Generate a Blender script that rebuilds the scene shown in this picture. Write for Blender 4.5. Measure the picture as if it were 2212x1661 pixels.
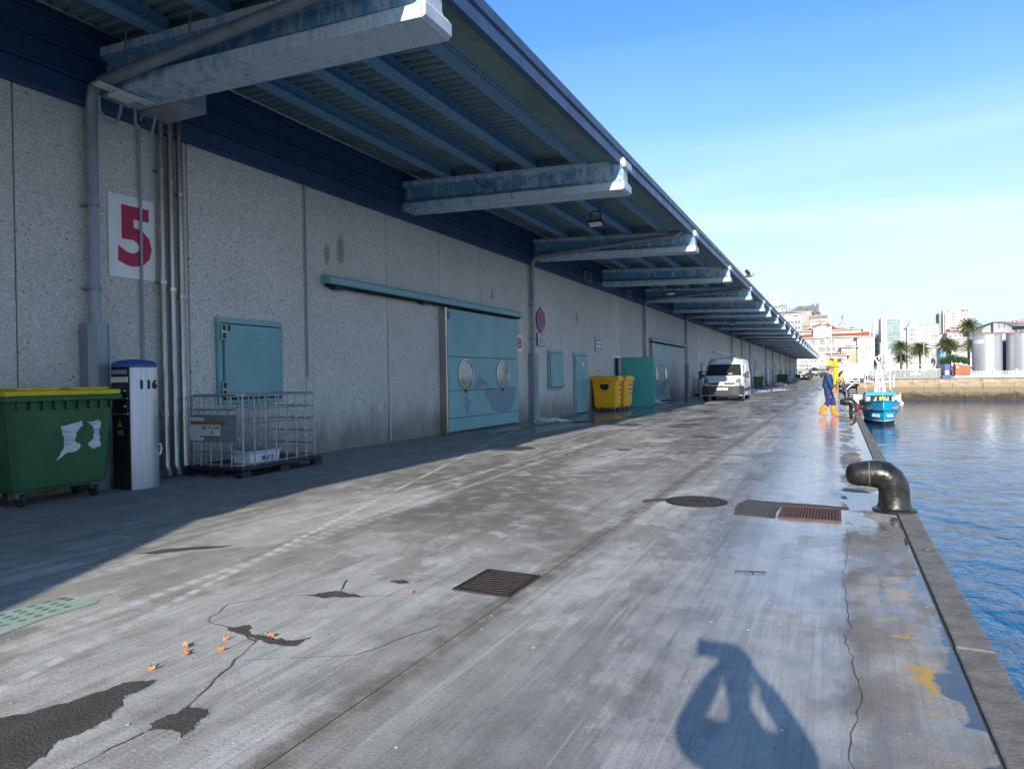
import bpy, math, random
from mathutils import Vector, Matrix
for o in list(bpy.data.objects): bpy.data.objects.remove(o)
S = bpy.context.scene
R = math.radians
random.seed(7)

# ---------------------------------------------------------------- camera
cam = bpy.data.cameras.new('camera'); co = bpy.data.objects.new('camera', cam)
S.collection.objects.link(co); S.camera = co
cam.sensor_width = 36; cam.lens = 36*1450/2212; cam.clip_start = .05; cam.clip_end = 6000
A, P, RO = R(25.8412), R(.4532), R(.9)
f = Vector((-math.sin(A)*math.cos(P), math.cos(A)*math.cos(P), -math.sin(P)))
ri = Vector((math.cos(A), math.sin(A), 0)); up = ri.cross(f)
r2 = ri*math.cos(RO)-up*math.sin(RO); u2 = up*math.cos(RO)+ri*math.sin(RO)
m = Matrix((r2, u2, -f)).transposed().to_4x4(); m.translation = (0, 0, 1.5)
co.matrix_world = m

# ---------------------------------------------------------------- sky, sun, exposure
SUN = Vector((.42, -2.55, 1)).normalized()
EL = math.asin(SUN.z); AZ = math.atan2(SUN.x, SUN.y)
w = bpy.data.worlds.new('World'); S.world = w; w.use_nodes = True
nt = w.node_tree; N = nt.nodes; L = nt.links; N.clear()
sky = N.new('ShaderNodeTexSky'); sky.sky_type = 'NISHITA'; sky.sun_disc = False
sky.sun_elevation = EL; sky.sun_rotation = AZ % (2*math.pi); sky.air_density = 1.0; sky.dust_density = .3; sky.ozone_density = 3.0
tc = N.new('ShaderNodeTexCoord')
mp = N.new('ShaderNodeMapping'); mp.inputs['Scale'].default_value = (1.0, 1.0, 10); mp.inputs['Rotation'].default_value = (R(1.5), R(-2), 0); mp.inputs['Location'].default_value = (.3, .6, .2)
n1 = N.new('ShaderNodeTexNoise'); n1.inputs['Scale'].default_value = 1.25; n1.inputs['Detail'].default_value = 5; n1.inputs['Roughness'].default_value = .48; n1.inputs['Distortion'].default_value = .25
cr = N.new('ShaderNodeValToRGB'); cr.color_ramp.elements[0].position = .44; cr.color_ramp.elements[1].position = .74
cr.color_ramp.elements[0].color = (0, 0, 0, 1); cr.color_ramp.elements[1].color = (.55, .55, .55, 1)
mix = N.new('ShaderNodeMix'); mix.data_type = 'RGBA'
bc = N.new('ShaderNodeHueSaturation'); bc.inputs['Saturation'].default_value = 1.2; bc.inputs['Value'].default_value = 1.1
sp_ = N.new('ShaderNodeSeparateXYZ'); hz = N.new('ShaderNodeMapRange'); hz.interpolation_type = 'SMOOTHSTEP'; hz.inputs[1].default_value = .0; hz.inputs[2].default_value = .44; hz.inputs[3].default_value = 1.; hz.inputs[4].default_value = 0.
hm = N.new('ShaderNodeMix'); hm.data_type = 'RGBA'; hm.inputs['B'].default_value = (3.3, 3.85, 4.8, 1); bc.inputs['Hue'].default_value = .503
bg = N.new('ShaderNodeBackground'); bg.inputs['Strength'].default_value = .15
out = N.new('ShaderNodeOutputWorld')
L.new(tc.outputs['Generated'], mp.inputs['Vector']); L.new(mp.outputs[0], n1.inputs['Vector']); L.new(n1.outputs['Fac'], cr.inputs[0])
L.new(tc.outputs['Generated'], sp_.inputs[0]); L.new(sp_.outputs[2], hz.inputs[0]); L.new(hz.outputs[0], hm.inputs['Factor'])
L.new(sky.outputs[0], bc.inputs['Color']); L.new(bc.outputs[0], hm.inputs['A']); L.new(hm.outputs['Result'], mix.inputs['A']); mix.inputs['B'].default_value = (4.6, 5.1, 5.6, 1)
cz = N.new('ShaderNodeMapRange'); cz.interpolation_type = 'SMOOTHSTEP'; cz.inputs[1].default_value = .36; cz.inputs[2].default_value = .16; cz.inputs[3].default_value = .12; cz.inputs[4].default_value = 1.; L.new(sp_.outputs[2], cz.inputs[0])
cm = N.new('ShaderNodeMath'); cm.operation = 'MULTIPLY'; L.new(cr.outputs[0], cm.inputs[0]); L.new(cz.outputs[0], cm.inputs[1]); L.new(cm.outputs[0], mix.inputs['Factor']); L.new(mix.outputs['Result'], bg.inputs['Color']); L.new(bg.outputs[0], out.inputs[0])
sl = bpy.data.lights.new('sun', 'SUN'); sl.energy = 4.4; sl.angle = R(.5); sl.color = (1, .92, .80)
so = bpy.data.objects.new('sun', sl); S.collection.objects.link(so); so.rotation_euler = SUN.to_track_quat('Z', 'Y').to_euler(); so.location = (20, -40, 30)
S.view_settings.view_transform = 'Standard'; S.view_settings.look = 'None'; S.view_settings.exposure = .68; S.view_settings.gamma = 1
S.render.engine = 'CYCLES'; S.cycles.max_bounces = 6

# ---------------------------------------------------------------- materials
class G:
    def __init__(s, name):
        s.m = bpy.data.materials.new(name); s.m.use_nodes = True
        s.t = s.m.node_tree; s.n = s.t.nodes; s.l = s.t.links
        s.b = s.n['Principled BSDF']
    def put(s, sock, v):
        if isinstance(v, bpy.types.NodeSocket): s.l.new(v, sock)
        elif v is not None:
            try: sock.default_value = v
            except Exception: sock.default_value = tuple(v)+(1,)
    def pos(s, kind='w', scale=(1, 1, 1), loc=(0, 0, 0), rot=(0, 0, 0)):
        if kind == 'w': v = s.n.new('ShaderNodeNewGeometry').outputs['Position']
        else: v = s.n.new('ShaderNodeTexCoord').outputs['Object']
        mp = s.n.new('ShaderNodeMapping'); s.l.new(v, mp.inputs[0]); mp.inputs['Scale'].default_value = scale; mp.inputs['Location'].default_value = loc; mp.inputs['Rotation'].default_value = rot
        return mp.outputs[0]
    def noise(s, v, sc, det=5, ro=.6, dis=0, col=False):
        n = s.n.new('ShaderNodeTexNoise'); s.l.new(v, n.inputs['Vector']); n.inputs['Scale'].default_value = sc; n.inputs['Detail'].default_value = det; n.inputs['Roughness'].default_value = ro; n.inputs['Distortion'].default_value = dis
        return n.outputs['Color' if col else 'Fac']
    def vor(s, v, sc, out='Color', feat='F1'):
        n = s.n.new('ShaderNodeTexVoronoi'); n.feature = feat; s.l.new(v, n.inputs['Vector']); n.inputs['Scale'].default_value = sc
        return n.outputs[out]
    def ramp(s, v, a, b, lo=0., hi=1.):
        n = s.n.new('ShaderNodeMapRange'); n.interpolation_type = 'SMOOTHSTEP'; s.put(n.inputs[0], v); n.inputs[1].default_value = a; n.inputs[2].default_value = b; n.inputs[3].default_value = lo; n.inputs[4].default_value = hi
        return n.outputs[0]
    def mth(s, op, a, b=0., c=None):
        n = s.n.new('ShaderNodeMath'); n.operation = op; s.put(n.inputs[0], a); s.put(n.inputs[1], b)
        if c is not None: s.put(n.inputs[2], c)
        return n.outputs[0]
    def mix(s, fac, a, b, mode='MIX'):
        n = s.n.new('ShaderNodeMix'); n.data_type = 'RGBA'; n.blend_type = mode; s.put(n.inputs['Factor'], fac); s.put(n.inputs['A'], a); s.put(n.inputs['B'], b)
        return n.outputs['Result']
    def sep(s, v):
        n = s.n.new('ShaderNodeSeparateXYZ'); s.l.new(v, n.inputs[0]); return n.outputs
    def bump(s, h, dist=.01, st=1., nrm=None):
        n = s.n.new('ShaderNodeBump'); s.put(n.inputs['Height'], h); n.inputs['Distance'].default_value = dist; n.inputs['Strength'].default_value = st
        if nrm is not None: s.l.new(nrm, n.inputs['Normal'])
        return n.outputs[0]
    def done(s, col=None, rough=None, metal=None, nrm=None, **k):
        s.put(s.b.inputs['Base Color'], col); s.put(s.b.inputs['Roughness'], rough); s.put(s.b.inputs['Metallic'], metal)
        if nrm is not None: s.l.new(nrm, s.b.inputs['Normal'])
        for a, v in k.items(): s.put(s.b.inputs[a.replace('_', ' ')], v)
        return s.m

def c4(c): return (c[0], c[1], c[2], 1)
def simple(name, c1, c2=None, sc=3., rough=.5, metal=0., stretch=(1, 1, 1), bump=.0, lo=.35, hi=.7, kind='w', r2=None, scuff=.35, **k):
    g = G(name); c2 = c2 or tuple(x*.8 for x in c1); v = g.pos(kind, stretch); n = g.noise(v, sc, 6, .65)
    f_ = g.ramp(n, lo, hi); col = g.mix(f_, c4(c1), c4(c2))
    sc_ = g.noise(g.pos(kind, tuple(a*b for a, b in zip(stretch, (1, 1, 2.2))), (5, 3, 1)), sc*4.5, 7, .72); col = g.mix(g.ramp(sc_, .57, .70, 0, scuff), col, c4(tuple(x*.45+.012 for x in c1)))
    r_ = g.ramp(n, .3, .7, rough, r2 if r2 is not None else min(1, rough+.12))
    return g.done(col, r_, metal, g.bump(g.noise(v, sc*8, 4), .01, bump) if bump else None, **k)

M = {}
# concrete of the quay
def ground_mat():
    g = G('quay_concrete'); p = g.pos('w'); sx = g.sep(p); X, Y = sx[0], sx[1]
    fine = g.noise(p, 55, 5, .7); med = g.noise(p, 3.2, 6, .62, .4); big = g.noise(g.pos('w', (1, .35, 1)), .5, 5, .6, .3)
    stx = g.noise(g.pos('w', (5.5, .22, 1), rot=(0, 0, R(4))), 1.3, 6, .7); st2 = g.noise(g.pos('w', (22, .5, 1), rot=(0, 0, R(3))), 1, 4, .6)
    speck = g.vor(p, 130, 'Color')
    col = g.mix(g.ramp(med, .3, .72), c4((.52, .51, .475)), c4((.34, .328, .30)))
    col = g.mix(g.mth('MULTIPLY', g.ramp(X, -5.6, -7.6), .75), col, g.mix(g.ramp(med, .3, .7), c4((.12, .117, .11)), c4((.07, .067, .062))))  # canopy shade deepened in the colour towards the wall, along with oily dirt
    col = g.mix(g.ramp(fine, .35, .75, 0, .6), col, c4((.56, .545, .51)))
    grit = g.noise(p, 150, 3, .75); col = g.mix(g.ramp(grit, .53, .68, 0, .7), col, c4((.10, .095, .085)))
    col = g.mix(g.mth('MULTIPLY', g.ramp(g.noise(g.pos('w', (1, .45, 1)), 1.9, 7, .72), .5, .62), .35), col, c4((.125, .115, .095)))
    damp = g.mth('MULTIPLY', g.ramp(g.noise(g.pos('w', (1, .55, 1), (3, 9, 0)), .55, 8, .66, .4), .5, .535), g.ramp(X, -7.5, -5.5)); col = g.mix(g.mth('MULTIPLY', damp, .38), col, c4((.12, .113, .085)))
    col = g.mix(g.ramp(stx, .42, .72, 0, .5), col, c4((.13, .125, .105)))
    col = g.mix(g.ramp(st2, .55, .72, 0, .55), col, c4((.56, .55, .52)))
    st3 = g.noise(g.pos('w', (60, 1.6, 1), rot=(0, 0, R(3))), 1, 4, .65); col = g.mix(g.ramp(st3, .52, .68, 0, .4), col, c4((.15, .14, .125)))
    # dirt fields of the roadway
    road = g.mth('MULTIPLY', g.ramp(X, -7.6, -5.2), g.ramp(X, -1.4, -2.6))
    dirt = g.mth('MULTIPLY', g.ramp(big, .38, .56), g.ramp(med, .3, .52))
    dirt = g.mth('MULTIPLY', dirt, g.mth('MULTIPLY', road, g.ramp(Y, 4.6, 6.5)))
    far = g.ramp(Y, 10, 30, 0., .5)
    col = g.mix(g.mth('MULTIPLY', dirt, .8), col, c4((.115, .105, .085)))
    spots = g.mth('MULTIPLY', g.ramp(g.noise(g.pos('w', (1.2, .5, 1)), 2.6, 7, .68), .56, .6), g.ramp(Y, 7, 14))
    col = g.mix(g.mth('MULTIPLY', spots, .55), col, c4((.085, .08, .07)))
    col = g.mix(far, col, g.mix(.5, col, c4((.17, .165, .155))))
    # tyre tracks: dashed pale bands curving along the wall side
    def track(x0, k, wd, amp=.8):
        xx = g.mth('ADD', X, g.mth('MULTIPLY', Y, k)); d = g.mth('ABSOLUTE', g.mth('SUBTRACT', xx, x0))
        band = g.ramp(d, wd, wd*.45)
        dash = g.ramp(g.mth('SINE', g.mth('MULTIPLY', Y, 38.)), -.6, .3, .35, 1)
        return g.mth('MULTIPLY', g.mth('MULTIPLY', band, dash), g.ramp(g.noise(p, 1.3, 3), .3, .55, 0, amp))
    for a in ((-3.2, .30, .05, .85), (-4.2, .06, .07, .5), (-4.0, .12, .05, .4), (-5.4, -.02, .09, .35)):
        col = g.mix(track(*a), col, c4((.62, .61, .58)))
    jd = g.mth('ABSOLUTE', g.mth('ADD', X, 2.03))
    col = g.mix(g.mth('MULTIPLY', g.ramp(jd, .14, .05), g.ramp(g.noise(p, 4, 5), .35, .6, .15, .8)), col, c4((.13, .115, .08)))
    # strip next to the kerb, brown grit and yellow paint remains
    edge = g.mth('ADD', X, g.mth('MULTIPLY', g.mth('SUBTRACT', g.noise(p, 1.8, 5, .7), .5), .5))
    col = g.mix(g.mth('MULTIPLY', g.ramp(edge, -.02, .1), g.ramp(g.noise(p, 1.1, 4), .35, .6, .2, .8)), col, c4((.17, .14, .10)))
    yel = g.mth('MULTIPLY', g.ramp(g.mth('ABSOLUTE', g.mth('SUBTRACT', edge, .37)), .09, .03), g.ramp(g.noise(p, 1.5, 6, .72), .53, .58))
    yel = g.mth('MULTIPLY', yel, g.ramp(g.mth('ABSOLUTE', g.mth('SUBTRACT', X, .38)), .16, .1))
    col = g.mix(yel, col, c4((.50, .32, .07)))
    dark = g.mth('MULTIPLY', g.ramp(g.mth('ABSOLUTE', g.mth('SUBTRACT', edge, -.02)), .3, .05), g.ramp(g.noise(g.pos('w', (1, .5, 1)), 1.4, 4), .42, .6, 0, .7))
    col = g.mix(dark, col, c4((.12, .115, .11)))
    col = g.mix(.13, col, speck, 'OVERLAY')
    white = g.ramp(g.vor(p, 2.2, 'Distance'), .035, .02)
    col = g.mix(g.mth('MULTIPLY', white, .7), col, c4((.75, .75, .72)))
    # wet film
    wn = g.noise(g.pos('w', (1, .25, 1)), 1.1, 5, .6, .3)
    e2 = g.mth('ADD', X, g.mth('MULTIPLY', g.mth('SUBTRACT', wn, .5), 1.5))
    wet = g.mth('MULTIPLY', g.ramp(e2, -1.9, -.9), g.ramp(Y, 2.6, 7.5, .55, 1.))
    wet = g.mth('MULTIPLY', wet, g.ramp(g.noise(p, 1.3, 5, .7), .25, .5, .5, 1)); wet = g.mth('MULTIPLY', wet, g.mth('SUBTRACT', 1., g.mth('MULTIPLY', g.ramp(X, -.02, .1), g.ramp(g.noise(g.pos('w', (1, .6, 1)), 1.2, 5, .7), .44, .54, 0, .85))))
    wfar = g.mth('MULTIPLY', g.ramp(Y, 13, 26), g.ramp(g.noise(g.pos('w', (.8, .22, 1)), 1.0, 6, .65), .4, .6))
    wall_wet = g.mth('MULTIPLY', g.mth('MULTIPLY', g.ramp(X, -6.2, -7.6), g.ramp(Y, 14, 19)), g.ramp(wn, .4, .55))
    wet = g.mth('MAXIMUM', wet, g.mth('MAXIMUM', g.mth('MULTIPLY', wfar, .85), wall_wet))
    pud = g.mth('MULTIPLY', g.ramp(g.mth('ADD', X, g.mth('MULTIPLY', g.mth('SUBTRACT', g.noise(p, 1.5, 4, .6), .5), .75)), .50, .53), g.ramp(X, .6, .55))
    pl = g.mth('MULTIPLY', g.ramp(g.mth('ABSOLUTE', g.mth('SUBTRACT', Y, 8.9)), .75, .45), g.ramp(g.mth('ADD', X, g.mth('MULTIPLY', g.noise(p, 3, 4), .35)), .2, .26))
    pf = g.mth('MULTIPLY', g.ramp(Y, 10, 13), g.ramp(g.mth('ADD', X, g.mth('MULTIPLY', g.noise(g.pos('w', (1, .3, 1)), 1.2, 4, .7), .8)), .74, .80))
    pud = g.mth('MAXIMUM', pud, g.mth('MAXIMUM', pl, pf))
    col = g.mix(g.mth('MULTIPLY', wet, .34), col, c4((.085, .085, .125)))
    col = g.mix(g.mth('MULTIPLY', pud, .8), col, c4((.035, .04, .055)))
    ro = g.ramp(wet, .1, .9, .82, .2); ro = g.mth('SUBTRACT', ro, g.mth('MULTIPLY', g.ramp(g.noise(g.pos('w', (1, 3, 1)), 3, 3), .4, .6, 0, .1), wet))
    ro = g.mth('MAXIMUM', g.mth('SUBTRACT', ro, pud), .04)
    hgt = g.mth('ADD', g.mth('MULTIPLY', fine, .7), g.mth('MULTIPLY', med, .6))
    hs = g.mth('SUBTRACT', 1., g.mth('MAXIMUM', pud, g.mth('MULTIPLY', wet, .75)))
    b = g.n.new('ShaderNodeBump'); g.l.new(hgt, b.inputs['Height']); b.inputs['Distance'].default_value = .006; g.l.new(hs, b.inputs['Strength'])
    return g.done(col, ro, 0, b.outputs[0])
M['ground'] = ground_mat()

def asphalt():
    g = G('old_asphalt'); p = g.pos('w'); n = g.noise(p, 70, 3); m_ = g.noise(p, 3, 5)
    col = g.mix(g.ramp(m_, .3, .7), c4((.05, .047, .042)), c4((.085, .078, .066))); col = g.mix(g.ramp(n, .55, .75, 0, .6), col, c4((.17, .16, .14)))
    return g.done(col, .8, 0, g.bump(n, .01, .8))
M['asphalt'] = asphalt()

def wallmat():
    g = G('exposed_aggregate'); p = g.pos('w'); z = g.sep(p)[2]
    v1 = g.vor(p, 85, 'Color'); bw = g.n.new('ShaderNodeRGBToBW'); g.l.new(v1, bw.inputs[0]); t = bw.outputs[0]
    col = g.mix(g.ramp(t, .18, .68), c4((.40, .385, .35)), c4((.80, .775, .71)))
    v2 = g.vor(p, 24, 'Color'); bw2 = g.n.new('ShaderNodeRGBToBW'); g.l.new(v2, bw2.inputs[0])
    d = g.vor(p, 24, 'Distance')
    col = g.mix(g.mth('MULTIPLY', g.ramp(bw2.outputs[0], .17, .13), g.ramp(d, .45, .35)), col, c4((.10, .10, .095)))
    col = g.mix(g.ramp(g.noise(p, .7, 5, .65), .42, .75, 0, .25), col, c4((.36, .335, .28)))
    tone = g.n.new('ShaderNodeObjectInfo').outputs['Random']; col = g.mix(g.ramp(tone, 0, 1, 0, .28), col, c4((.40, .385, .35)))
    n = g.noise(g.pos('w', (1.4, 1.4, .6)), 1.6, 5, .7)
    sy = g.sep(p)[1]; wob = g.mth('MULTIPLY', g.mth('SUBTRACT', g.noise(p, 5, 4), .5), .5)
    for (yy, z0_, ry, rz_) in ((11.75, 4.42, .16, .42), (11.3, 4.25, .12, .3), (19.0, 4.2, .12, .22), (26.7, 4.05, .18, .25)):
        e_ = g.mth('ADD', g.mth('ADD', g.mth('POWER', g.mth('ABSOLUTE', g.mth('DIVIDE', g.mth('SUBTRACT', sy, yy), ry)), 2.), g.mth('POWER', g.mth('ABSOLUTE', g.mth('DIVIDE', g.mth('SUBTRACT', z, z0_), rz_)), 2.)), wob)
        col = g.mix(g.ramp(e_, 1.1, .1, 0, .6), col, c4((.15, .115, .08)))
    dz = g.mth('ADD', z, g.mth('MULTIPLY', n, -1.6)); col = g.mix(g.ramp(dz, .45, -.85, 0, .78), col, c4((.13, .12, .08)))
    streak = g.noise(g.pos('w', (3, 3, .12)), 1.1, 5, .7); col = g.mix(g.ramp(streak, .6, .82, 0, .25), col, c4((.16, .145, .115)))
    return g.done(col, .85, 0, g.bump(t, .012, .7))
M['wall'] = wallmat()

def beammat(name, x_bias=0., blue=(.07, .27, .46)):
    g = G(name); p = g.pos('w'); x = g.sep(p)[0]
    n = g.noise(g.pos('w', (2.2, 2.2, 1.1)), 2.4, 8, .72, .2); n2 = g.noise(g.pos('w', (9, 9, .8)), 1.5, 5, .7)
    pt = g.mth('ADD', g.mth('ADD', g.mth('MULTIPLY', n, .7), g.mth('MULTIPLY', n2, .3)), g.mth('MULTIPLY', g.mth('ADD', x, 7), -.022))
    f_ = g.ramp(pt, .36+x_bias, .53+x_bias)
    col = g.mix(f_, c4((.52, .61, .68)), c4(blue)); col = g.mix(g.ramp(g.noise(p, 22, 7, .75), .45, .62, 0, .5), col, c4((.30, .42, .52)))
    drip = g.noise(g.pos('w', (14, 14, .5)), 1.6, 6, .75); col = g.mix(g.ramp(drip, .56, .66, 0, .6), col, c4((.16, .24, .30))); col = g.mix(g.ramp(g.noise(p, 38, 5, .8), .55, .66, 0, .5), col, c4((.12, .17, .21)))
    col = g.mix(g.ramp(n2, .68, .78, 0, .6), col, c4((.10, .10, .09)))
    return g.done(col, .75, 0, g.bump(g.noise(p, 14, 5), .012, .6))
M['beam'] = beammat('weathered_beam'); M['beam_low'] = beammat('bare_flange', .13); M['purlin'] = beammat('blue_purlin', -.12, (.10, .25, .40))
M['cap'] = simple('limewashed_end', (.60, .63, .68), (.45, .5, .56), 5, .8, bump=.3)
M['blue_clad'] = simple('dark_blue_cladding', (.028, .075, .155), (.02, .055, .12), 1, .5)
M['fascia'] = simple('navy_fascia', (.06, .105, .19), (.045, .08, .15), 2.5, .42, stretch=(1, 1, .3))
M['soffit'] = simple('grey_green_soffit', (.16, .24, .24), (.12, .19, .19), 2, .7)
M['sheet'] = simple('galvanised_sheet', (.17, .26, .28), (.12, .19, .215), 1.3, .6, .0)
M['galv'] = simple('galvanised_steel', (.42, .45, .48), (.30, .33, .36), 6, .42, .6)
M['galv_dark'] = simple('dull_zinc', (.27, .31, .34), (.2, .235, .26), 3, .5, .35, stretch=(1, 1, .3))
M['inox'] = simple('stainless', (.46, .43, .37), (.33, .31, .27), 5, .25, .9, stretch=(1, 1, .15), r2=.4)
M['steel'] = simple('brushed_steel', (.50, .54, .58), (.42, .45, .48), 3, .32, .85, stretch=(20, 20, .3))
M['pvc'] = simple('grey_pipe', (.30, .34, .38), (.23, .26, .29), 3, .5, stretch=(1, 1, .3))
M['teal'] = simple('teal_door', (.18, .39, .40), (.155, .35, .36), 1.3, .45, bump=.02)
M['teal_green'] = simple('green_door', (.04, .38, .33), (.035, .33, .29), 1.2, .4)
M['bare'] = simple('flaked_paint', (.20, .28, .33), (.17, .25, .30), 6, .7)
M['dark'] = simple('black_rubber', (.018, .018, .02), (.03, .03, .03), 6, .6)
M['blackgap'] = simple('dark_gap', (.01, .01, .01), (.015, .015, .015), 3, .9)
M['white'] = simple('white_paint', (.78, .78, .77), (.7, .7, .69), 2, .45)
M['offwhite'] = simple('white_plastic', (.72, .72, .70), (.62, .62, .6), 6, .5)
M['foam'] = simple('foam_box', (.78, .8, .82), (.7, .72, .74), 8, .7)
M['crimson'] = simple('crimson_print', (.42, .012, .06), (.38, .012, .05), 3, .5)
M['red'] = simple('sign_red', (.5, .02, .025), None, 3, .4)
M['blue'] = simple('sign_blue', (.02, .06, .32), None, 3, .4)
M['ink'] = simple('black_ink', (.015, .015, .018), None, 3, .5)
M['yellow'] = simple('yellow_plastic', (.95, .47, .002), (.85, .40, .002), 3, .42)
M['lid_yellow'] = simple('lid_yellow', (.66, .52, .005), (.5, .4, .01), 5, .4)
M['green'] = simple('bin_green', (.012, .10, .03), (.01, .075, .022), 3, .42)
M['glass'] = simple('dark_glass', (.03, .035, .04), None, 3, .04)
M['mirror'] = simple('porthole_glass', (.15, .175, .185), (.06, .08, .10), .9, .05, .8, lo=.45, hi=.55)
M['bollard'] = simple('black_bollard', (.010, .010, .009), (.032, .032, .028), 5, .2, bump=.4, r2=.42)
M['rust'] = simple('rust', (.135, .062, .05), (.085, .045, .038), 25, .75, bump=.4)
M['castiron'] = simple('cast_iron', (.03, .024, .022), (.055, .045, .04), 30, .55, .3, bump=.5)
M['orange'] = simple('orange_peel', (.75, .2, .01), (.6, .13, .01), 20, .5)
M['kerb'] = simple('kerb_concrete', (.20, .185, .165), (.12, .11, .095), 5, .8, bump=.6)
M['brownwood'] = simple('tape', (.34, .17, .05), None, 5, .5)
M['paper'] = simple('paper', (.7, .71, .72), None, 9, .7)
M['pallet'] = simple('black_pallet', (.012, .014, .022), (.02, .02, .03), 4, .55)

# ---------------------------------------------------------------- geometry helpers
class MB:
    def __init__(s): s.v = []; s.f = []; s.mi = []
    def add(s, vs, fs, m=0):
        b = len(s.v); s.v += [tuple(q) for q in vs]
        for q in fs: s.f.append([b+i for i in q]); s.mi.append(m)
        return s
    def box(s, x0, x1, y0, y1, z0, z1, m=0):
        v = [(x0, y0, z0), (x1, y0, z0), (x1, y1, z0), (x0, y1, z0), (x0, y0, z1), (x1, y0, z1), (x1, y1, z1), (x0, y1, z1)]
        return s.add(v, [(0, 3, 2, 1), (4, 5, 6, 7), (0, 1, 5, 4), (1, 2, 6, 5), (2, 3, 7, 6), (3, 0, 4, 7)], m)
    def ring(s, c, r, ax, n, rx=None):
        ax = Vector(ax).normalized(); a = ax.orthogonal().normalized() if abs(ax.z) < .99 else Vector((1, 0, 0)); b = ax.cross(a)
        return [Vector(c)+(a*math.cos(2*math.pi*i/n)+b*math.sin(2*math.pi*i/n))*r for i in range(n)]
    def loft(s, rings, m=0, cap=True):
        n = len(rings[0]); v = [q for r_ in rings for q in r_]; fs = []
        for j in range(len(rings)-1):
            for i in range(n): fs.append((j*n+i, j*n+(i+1) % n, (j+1)*n+(i+1) % n, (j+1)*n+i))
        if cap: fs.append(tuple(range(n-1, -1, -1))); k = (len(rings)-1)*n; fs.append(tuple(range(k, k+n)))
        return s.add(v, fs, m)
    def cyl(s, p0, p1, r0, r1=None, n=12, m=0):
        r1 = r0 if r1 is None else r1; d = Vector(p1)-Vector(p0)
        return s.loft([s.ring(p0, r0, d, n), s.ring(p1, r1, d, n)], m)
    def tube(s, pts, r, n=8, m=0):
        pts = [Vector(q) for q in pts]; rs = r if isinstance(r, (list, tuple)) else [r]*len(pts); rings = []; a = None
        for i, q in enumerate(pts):
            d = (pts[min(i+1, len(pts)-1)]-pts[max(i-1, 0)]).normalized()
            if a is None: a = d.orthogonal().normalized()
            a = (a-d*a.dot(d)).normalized(); b = d.cross(a)
            rings.append([q+(a*math.cos(2*math.pi*k/n)+b*math.sin(2*math.pi*k/n))*rs[i] for k in range(n)])
        return s.loft(rings, m)
    def prism(s, poly, axis, a0, a1, m=0):
        # poly: list of 2d points in the two other axes (x: y,z  y: x,z  z: x,y)
        def P3(q, a): return {'x': (a, q[0], q[1]), 'y': (q[0], a, q[1]), 'z': (q[0], q[1], a)}[axis]
        return s.loft([[Vector(P3(q, a0)) for q in poly], [Vector(P3(q, a1)) for q in poly]], m)
    def lathe(s, prof, c=(0, 0, 0), n=24, m=0, cap=True):
        return s.loft([[Vector((c[0]+r_*math.cos(2*math.pi*i/n), c[1]+r_*math.sin(2*math.pi*i/n), c[2]+z)) for i in range(n)] for r_, z in prof], m, cap)
    def ball(s, c, r, n=12, m=0, sc=(1, 1, 1)):
        k = n//2+1
        return s.loft([[Vector((c[0]+sc[0]*r*math.sin(math.pi*j/k)*math.cos(2*math.pi*i/n), c[1]+sc[1]*r*math.sin(math.pi*j/k)*math.sin(2*math.pi*i/n), c[2]-sc[2]*r*math.cos(math.pi*j/k))) for i in range(n)] for j in range(1, k)], m)
    def build(s, name, mats, parent=None, smooth=False, bevel=0, loc=None, **tags):
        me = bpy.data.meshes.new(name); me.from_pydata(s.v, [], s.f)
        mats = mats if isinstance(mats, (list, tuple)) else [mats]
        for q in mats: me.materials.append(q)
        me.polygons.foreach_set('material_index', s.mi)
        if smooth: me.polygons.foreach_set('use_smooth', [True]*len(s.f)); me.update(); me.set_sharp_from_angle(angle=.7)
        me.update(); o = link(name, me, parent, loc)
        if bevel: b = o.modifiers.new('b', 'BEVEL'); b.width = bevel; b.segments = 2; b.limit_method = 'ANGLE'; b.harden_normals = False
        for a, v_ in tags.items(): o[a] = v_
        return o
def link(name, data, parent=None, loc=None):
    o = bpy.data.objects.new(name, data); S.collection.objects.link(o)
    if parent is not None: o.parent = parent
    if loc is not None: o.location = loc
    return o
def thing(name, label, cat, loc=(0, 0, 0), rz=0, group=None):
    o = link(name, None, None, loc); o.rotation_euler.z = rz; o.empty_display_size = .1
    o['label'] = label; o['category'] = cat
    if group: o['group'] = group
    return o
def tag(o, label, cat, group=None):
    o['label'] = label; o['category'] = cat
    if group: o['group'] = group
    return o
def kids(o, _c={}):
    return [q for q in S.collection.objects if q.parent == o]
def dup(o, loc=None, rz=None, label=None, group=None, parent=None):
    c = o.copy(); S.collection.objects.link(c)
    if parent is not None: c.parent = parent
    if loc is not None: c.location = loc
    if rz is not None: c.rotation_euler.z = rz
    if label: c['label'] = label
    if group: c['group'] = group
    for k in o.children: dup(k, parent=c)
    return c
def text(s, size, mat, loc, rot, parent=None, name='lettering', ext=.004, al='CENTER', bold=0., sx=1., mirror=False):
    c = bpy.data.curves.new('t', 'FONT'); c.body = s; c.size = size; c.align_x = al; c.align_y = 'CENTER'; c.extrude = ext; c.offset = bold; c.resolution_u = 3
    t = bpy.data.objects.new('t', c); S.collection.objects.link(t); bpy.context.view_layer.update()
    me = bpy.data.meshes.new_from_object(t.evaluated_get(bpy.context.evaluated_depsgraph_get())); bpy.data.objects.remove(t)
    me.materials.clear(); me.materials.append(mat); o = link(name, me, parent, loc); o.rotation_euler = rot; o.scale = (sx, 1, 1)
    return o
WR = (R(90), 0, R(90))   # lettering on the warehouse wall
FR = (R(90), 0, 0)       # lettering facing the photographer
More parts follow.
